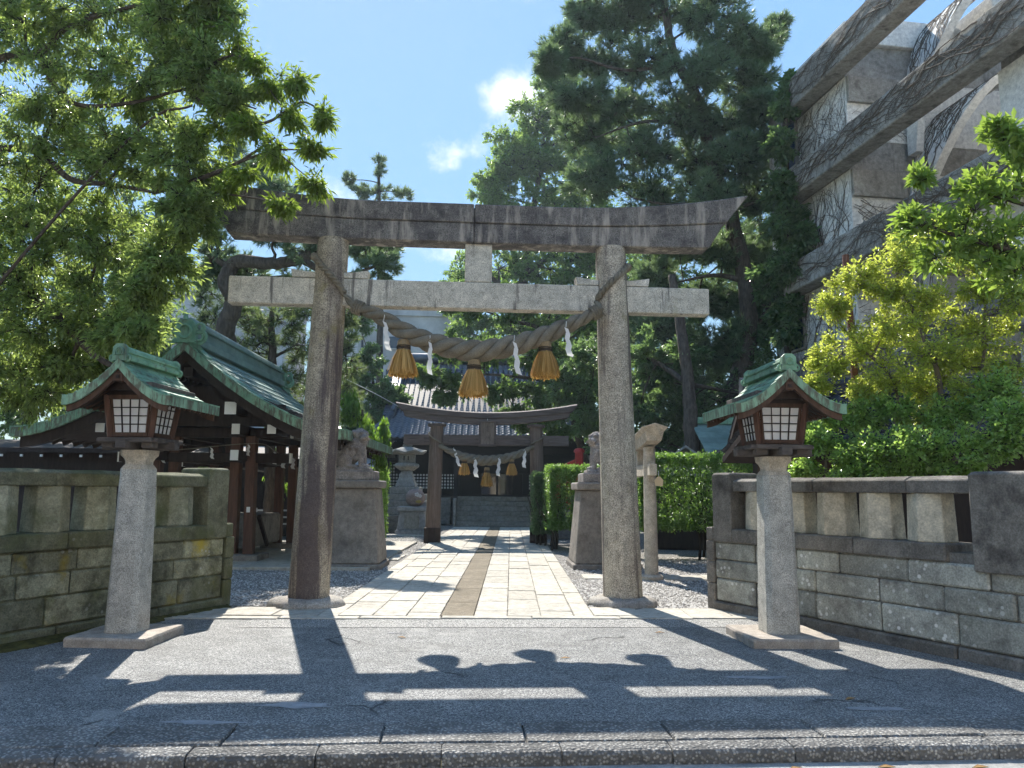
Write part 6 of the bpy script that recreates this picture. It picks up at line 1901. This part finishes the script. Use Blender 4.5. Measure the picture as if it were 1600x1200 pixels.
# background wood: three more trees that close the view on both sides
for i, (lb, bl, sd, mt, bx_) in enumerate((
    ('dark broad tree filling the view behind the oak and the pavilion', ((60, 420, 27, 110, 120, 2.2), (200, 470, 27, 110, 110, 2.2), (120, 560, 27, 130, 90, 2.2), (280, 560, 27, 80, 90, 2.0), (20, 620, 27, 90, 70, 2.0), (180, 640, 27, 110, 60, 2.0), (-60, 500, 27, 120, 150, 2.2), (60, 300, 28, 120, 90, 2.2), (220, 360, 28, 80, 70, 2.0), (300, 650, 27, 90, 50, 1.8), (-80, 350, 28, 120, 150, 2.2)), 141, 'leaf_dark', (110, 27.5)),
    ('dark tree behind the wooden torii roof end and the red rail', ((960, 560, 31, 60, 60, 1.8), (1010, 600, 31, 60, 60, 1.8), (920, 610, 31, 45, 50, 1.6), (980, 660, 31, 80, 40, 1.6), (1080, 560, 31, 70, 80, 1.8), (1150, 600, 31, 70, 80, 1.8), (1060, 670, 31, 80, 40, 1.6), (1000, 470, 31, 70, 60, 1.8), (930, 670, 31, 40, 30, 1.2), (1220, 500, 31, 60, 90, 1.6), (1080, 470, 31, 70, 60, 1.6), (1150, 460, 31, 70, 60, 1.6), (940, 480, 31, 40, 50, 1.4), (1050, 380, 32, 70, 60, 1.6), (1120, 360, 32, 70, 60, 1.6), (1190, 390, 31, 60, 70, 1.6), (1010, 420, 32, 60, 60, 1.6), (1100, 640, 30, 70, 50, 1.4), (1180, 650, 29, 60, 50, 1.4), (1230, 330, 31, 40, 70, 1.4)), 142, 'leaf_dark', (1020, 32)),
    ('ivy-clad tree against the concrete building wall', ((1226, 165, 22.8, 20, 40, .5), (1218, 225, 22.8, 26, 46, .6), (1222, 290, 22.8, 32, 46, .7), (1228, 350, 22.8, 36, 46, .7), (1240, 410, 22.9, 40, 46, .8), (1250, 440, 23.6, 34, 44, .8), (1205, 440, 24, 40, 50, 1.0), (1234, 130, 22.9, 12, 20, .4), (1256, 370, 22.6, 24, 26, .5), (1240, 500, 23.6, 44, 44, .9)), 143, 'leaf_dark', (1235, 25.4)))):
    base = at(bx_[0], 765, bx_[1]) * Vector((1, 1, 0))
    top = blob(*bl[0])[0]
    plant('evergreen_tree', lb, 'tree', tuple(base), [([base, base + Vector((.1, 0, 2.5)), base * .5 + Vector(top) * .5, Vector(top)], .3, .08)], [blob(*b) for b in bl], mt, 'leaf', sd, nsub=24, tips=11, K=11, L=.19, W=.085, sub_r=.36, twig=.3, shell=.35, twig_r=.01, branch_r=.07)

# --- shrubs behind the right wall
hb = [blob(*b) for b in ((1300, 480, 10.4, 45, 25, .35), (1340, 440, 10.4, 50, 35, .4), (1330, 540, 10.4, 65, 35, .45), (1400, 420, 10.3, 55, 45, .5), (1290, 570, 10.4, 38, 22, .35), (1390, 510, 10.2, 60, 45, .55), (1460, 470, 10.0, 60, 50, .5), (1460, 560, 9.9, 65, 50, .6), (1530, 520, 9.7, 60, 60, .6), (1390, 590, 10.1, 65, 40, .6), (1540, 450, 9.7, 50, 50, .5), (1350, 610, 10.3, 50, 30, .5), (1530, 610, 9.5, 70, 50, .6), (1470, 640, 9.7, 60, 40, .6), (1590, 570, 9.4, 50, 80, .6), (1390, 460, 10.3, 40, 40, .45), (1590, 470, 9.5, 40, 60, .5), (1275, 600, 10.4, 30, 20, .3), (1430, 380, 10.4, 50, 45, .5), (1500, 400, 10.1, 50, 45, .5), (1560, 400, 9.9, 50, 50, .5), (1430, 500, 10.5, 60, 50, .5), (1500, 570, 10.2, 60, 50, .5), (1440, 610, 10.2, 60, 40, .5))]
hbase = Vector((5.3, 9.9, 0))
hl = [([hbase, hbase + Vector((0, 0, 1.2)), at(1470, 620, 9.9), at(1440, 520, 10.1), at(1400, 430, 10.3)], .06, .02), ([hbase, hbase + Vector((-.1, .1, 1.0)), at(1400, 610, 10.2), at(1340, 540, 10.4), at(1300, 490, 10.4)], .045, .01), ([hbase, hbase + Vector((.1, -.1, 1.3)), at(1530, 600, 9.7), at(1540, 470, 9.7)], .05, .015)]
plant('holly_shrub', 'tall yellow-green shrub with small leaves over the lichened wall', 'shrub', tuple(hbase), hl, hb, 'leaf_holly', 'leaf', 151, nsub=19, tips=10, K=12, L=.048, W=.026, sub_r=.36, twig=.13, spread=1.0, droop=.0, twig_r=.0025, shell=.25, up=.35, branch_r=.015, bark='twig', twigmat='twig', parts=('stems', 'crown'))
gb = [blob(*b) for b in ((1270, 690, 9.9, 40, 30, .35), (1300, 650, 10.1, 40, 25, .35), (1330, 710, 9.7, 50, 35, .4), (1390, 700, 9.3, 55, 40, .4), (1450, 700, 9.0, 55, 40, .4), (1510, 700, 8.7, 55, 40, .4), (1570, 690, 8.5, 55, 50, .4), (1260, 730, 9.9, 35, 20, .3), (1420, 735, 9.2, 60, 20, .3), (1340, 740, 9.5, 60, 18, .3), (1580, 640, 8.6, 40, 40, .4), (1260, 660, 10.1, 20, 20, .25), (1490, 740, 8.9, 50, 20, .3), (1340, 650, 10.0, 45, 30, .35), (1400, 640, 9.8, 45, 30, .35), (1480, 650, 9.4, 50, 35, .35), (1550, 610, 9.0, 45, 40, .35))]
gbase = Vector((4.4, 9.4, 0))
plant('laurel_shrub', 'low glossy green shrub running along the top of the lichened wall', 'shrub', tuple(gbase), [([gbase, gbase + Vector((0, 0, .8)), at(1390, 720, 9.3)], .04, .015), ([gbase, gbase + Vector((.3, -.3, .8)), at(1500, 710, 8.8)], .04, .015), ([gbase, gbase + Vector((-.4, .4, .8)), at(1290, 700, 9.9)], .04, .015)],
      gb, 'leaf_shrub', 'leaf', 152, nsub=22, tips=11, K=10, L=.052, W=.029, sub_r=.38, twig=.12, spread=1.0, droop=.05, twig_r=.003, shell=.3, up=.4, branch_r=.014, bark='twig', parts=('stems', 'crown'))
bb = [blob(*b) for b in ((1585, 210, 7.6, 26, 26, .22), (1560, 205, 7.7, 22, 16, .18), (1530, 290, 7.8, 34, 24, .25), (1580, 300, 7.6, 34, 30, .3), (1450, 350, 8.0, 45, 28, .3), (1510, 350, 7.9, 45, 32, .3), (1570, 370, 7.7, 45, 35, .3), (1480, 400, 8.0, 45, 28, .3), (1550, 410, 7.8, 50, 30, .3), (1420, 340, 8.1, 18, 14, .15), (1440, 275, 8.1, 10, 12, .1), (1600, 430, 7.6, 40, 40, .3), (1590, 250, 7.6, 24, 20, .2))]
bbase = Vector((6.2, 8.0, 0))
plant('bay_tree', 'bright large-leaved tree leaning in over the wall in front of the concrete building', 'tree', tuple(bbase), [([bbase, bbase + Vector((-.1, 0, 1.8)), at(1640, 440, 7.6), at(1570, 390, 7.7), at(1500, 370, 7.9), at(1430, 345, 8.1)], .07, .012), ([at(1640, 440, 7.6), at(1610, 320, 7.6), at(1590, 230, 7.6)], .04, .012), ([at(1600, 320, 7.6), at(1530, 300, 7.8)], .02, .008)],
      bb, 'leaf_big', 'leaf', 153, nsub=9, tips=4, K=9, L=.12, W=.045, sub_r=.55, twig=.05, spread=.9, droop=-.1, twig_r=.004, shell=.3, up=.6, branch_r=.014)

# --- clipped hedges: leaves packed through a box
def hedge(name, label, c, s, rz, n, seed, mat='leaf_hedge', L=.055, W=.03, bulge=.08, legs=4, group='clipped hedges'):
    rg = np.random.default_rng(seed)
    root = empty(name, (c[0], c[1], 0), rz, label, 'hedge', group)
    sx, sy, z0, z1 = s
    # points on the surface of the box, and some inside
    u = rg.uniform(-1, 1, (n, 3))
    ax = rg.choice(3, n, p=[.34, .36, .30]); sg = rg.choice([-1, 1], n); sg[ax == 2] = np.where(rg.random((ax == 2).sum()) < .8, 1, -1)
    depth = rg.random(n) ** 1.6 * .28
    nz = .06 * np.sin(u[:, 0] * 5 + seed) + .05 * np.sin(u[:, 1] * 7 + u[:, 2] * 6)
    P = u.copy(); P[np.arange(n), ax] = sg * (1 - depth)
    P *= 1 + bulge * nz[:, None] * 2
    r_ = np.linalg.norm(np.maximum(np.abs(P) - .82, 0), axis=1); P *= (1 - .35 * r_)[:, None]
    D = np.zeros((n, 3)); D[np.arange(n), ax] = sg
    D = unit(D + rg.normal(0, .5, (n, 3)) + np.array([0, 0, .35]))
    P = P * np.array([sx / 2, sy / 2, (z1 - z0) / 2]) + np.array([0, 0, (z0 + z1) / 2])
    P += rg.normal(0, .02, (n, 3))
    V, F, rn = leaves(rg, P, D, 5, L, W, .06, 1.0, .0, .02)
    link('foliage', np_mesh('foliage', V, [F], rn), M[mat], root)
    mb = MB()
    q_ = random.Random(seed)
    for k in range(legs):
        x, y = q_.uniform(-sx * .4, sx * .4), q_.uniform(-sy * .35, sy * .35)
        mb.tube([(x, y, -.03), (x + .03, y, z0 * .6), (x - .02, y, z0 + .3)], [.035, .03, .025], 6)
        for j in range(5):
            mb.tube([(x, y, z0 * .7 + .1), (x + q_.uniform(-.5, .5), y + q_.uniform(-.4, .4), (z0 + z1) / 2 + q_.uniform(-.3, .5))], [.02, .006], 4)
    mb.build('stems', M['barkdark'], root)
    return root
hedge('clipped_hedge', 'square clipped hedge at the path edge beside the guardian pedestal', (1.62, 20.0), (1.5, 1.6, .50, 2.15), R(3), 7500, 61, legs=6)
hedge('clipped_hedge', 'narrow darker clipped hedge farther along the path edge', (.88, 21.5), (.58, 1.1, .30, 2.0), R(3), 4200, 62, 'leaf_dark', legs=4)
hedge('clipped_hedge', 'long hedge behind the small side torii and the wall end', (4.3, 17.6), (3.4, 1.6, .62, 2.35), R(6), 11000, 63, 'leaf_hedge', .07, .035, .16, legs=7)
hedge('garden_bush', 'grey-green bush between the guardian pedestal and the stone lantern', (-4.1, 22.4), (1.1, 1.2, .1, 2.1), R(10), 3600, 64, 'leaf_shrub', .06, .03, .3, legs=4)

wb = [blob(*b) for b in ((560, 650, 20.5, 26, 30, .6), (590, 720, 20.2, 18, 45, .5), (545, 640, 20.5, 20, 26, .5), (575, 690, 20.3, 26, 40, .5), (600, 690, 20.3, 10, 26, .3))]
wbase = at(572, 765, 20.6) * Vector((1, 1, 0))
plant('weeping_tree', 'small weeping tree with hanging bright leaves behind the seated lion', 'tree', tuple(wbase), [([wbase, at(570, 720, 20.6), at(566, 640, 20.5)], .07, .03)], wb, 'leaf_weep', 'leaf', 155, nsub=9, tips=8, K=10, L=.13, W=.04, sub_r=.42, twig=.35, spread=.35, droop=1.2, droopy=1.6, twig_r=.005, shell=.3)
wb = [blob(*b) for b in ((432, 760, 23, 12, 50, .4), (425, 735, 23, 12, 30, .4), (320, 735, 23, 18, 12, .4), (362, 730, 23, 10, 12, .4))]
wbase = at(432, 790, 23) * Vector((1, 1, 0))
plant('weeping_tree', 'thin weeping tree seen between the pavilion posts', 'tree', tuple(wbase), [([wbase, at(430, 740, 23), at(428, 700, 23)], .05, .02)], wb, 'leaf_weep', 'leaf', 156, nsub=9, tips=7, K=12, L=.13, W=.04, sub_r=.45, twig=.35, spread=.4, droop=1.0, droopy=1.4, twig_r=.005, shell=.3)
# stump beside the two trunks
sp0 = empty('tree_stump', (5.75, 20.8, 0), 0, 'pale cut stump beside the two trunks above the long hedge', 'stump')
MB().lathe([(.42, 0), (.36, 1.2), (.34, 2.35), (.36, 2.52), (.28, 2.60), (.04, 2.62)], 12).build('trunk', M['bark'], sp0, smooth=50)
# fallen leaves on the ground
q = random.Random(77)
ordn = ['first', 'second', 'third', 'fourth']
for row, (lb, gp, xs_) in enumerate((('dry leaf lying in the gutter below the kerb, %s from the left', 'fallen leaves in the gutter', (.9, 1.65, 2.2, 2.75)), ('dry leaf lying on the asphalt before the gate, %s from the left', 'fallen leaves on the asphalt', (-1.1, .5, 1.6, 2.5)))):
    for i, x in enumerate(xs_):
        y = yk(x) - .10 - .06 * q.random() if row == 0 else (8.1, 7.2, 8.5, 5.9)[i]
        o = MB().loft([[(-.05, 0, 0), (0, .018, .010), (.055, 0, .002), (0, -.018, .006)], [(-.05, 0, .002), (0, .018, .012), (.055, 0, .004), (0, -.018, .008)]]).build('fallen_leaf', M['leaf_litter'])
        o.location = (x, y, -.083 if row == 0 else .0); o.rotation_euler = (0, 0, q.uniform(-.6, .6))
        tag(o, lb % ordn[i], 'leaf', gp)
# thin service cable to the hall
cq = curve_pts([at(540, 592, 30), at(590, 617, 31), at(640, 645, 32.3)], 20)
cb_ = MB().tube([p - cq[0] for p in cq], .012, 5).build('cable', M['white']); cb_.location = cq[0]
tag(cb_, 'thin pale cable running down to the corner of the hall roof', 'cable')

# humid summer air
hz = MB().box((0, 150, 19.95), (840, 940, 42.1)).build('haze', None)
hm = bpy.data.materials.new('humid_air'); hm.use_nodes = True
hn = hm.node_tree; hn.nodes.clear()
ho = hn.nodes.new('ShaderNodeOutputMaterial'); hv = hn.nodes.new('ShaderNodeVolumePrincipled')
hv.inputs['Color'].default_value = (.74, .89, 1.0, 1); hv.inputs['Density'].default_value = HAZE
hv.inputs['Anisotropy'].default_value = .35
hn.links.new(hv.outputs[0], ho.inputs['Volume'])
hz.data.materials.append(hm)
tag(hz, 'faint humid haze filling the air of the whole precinct', 'haze', kind='stuff')
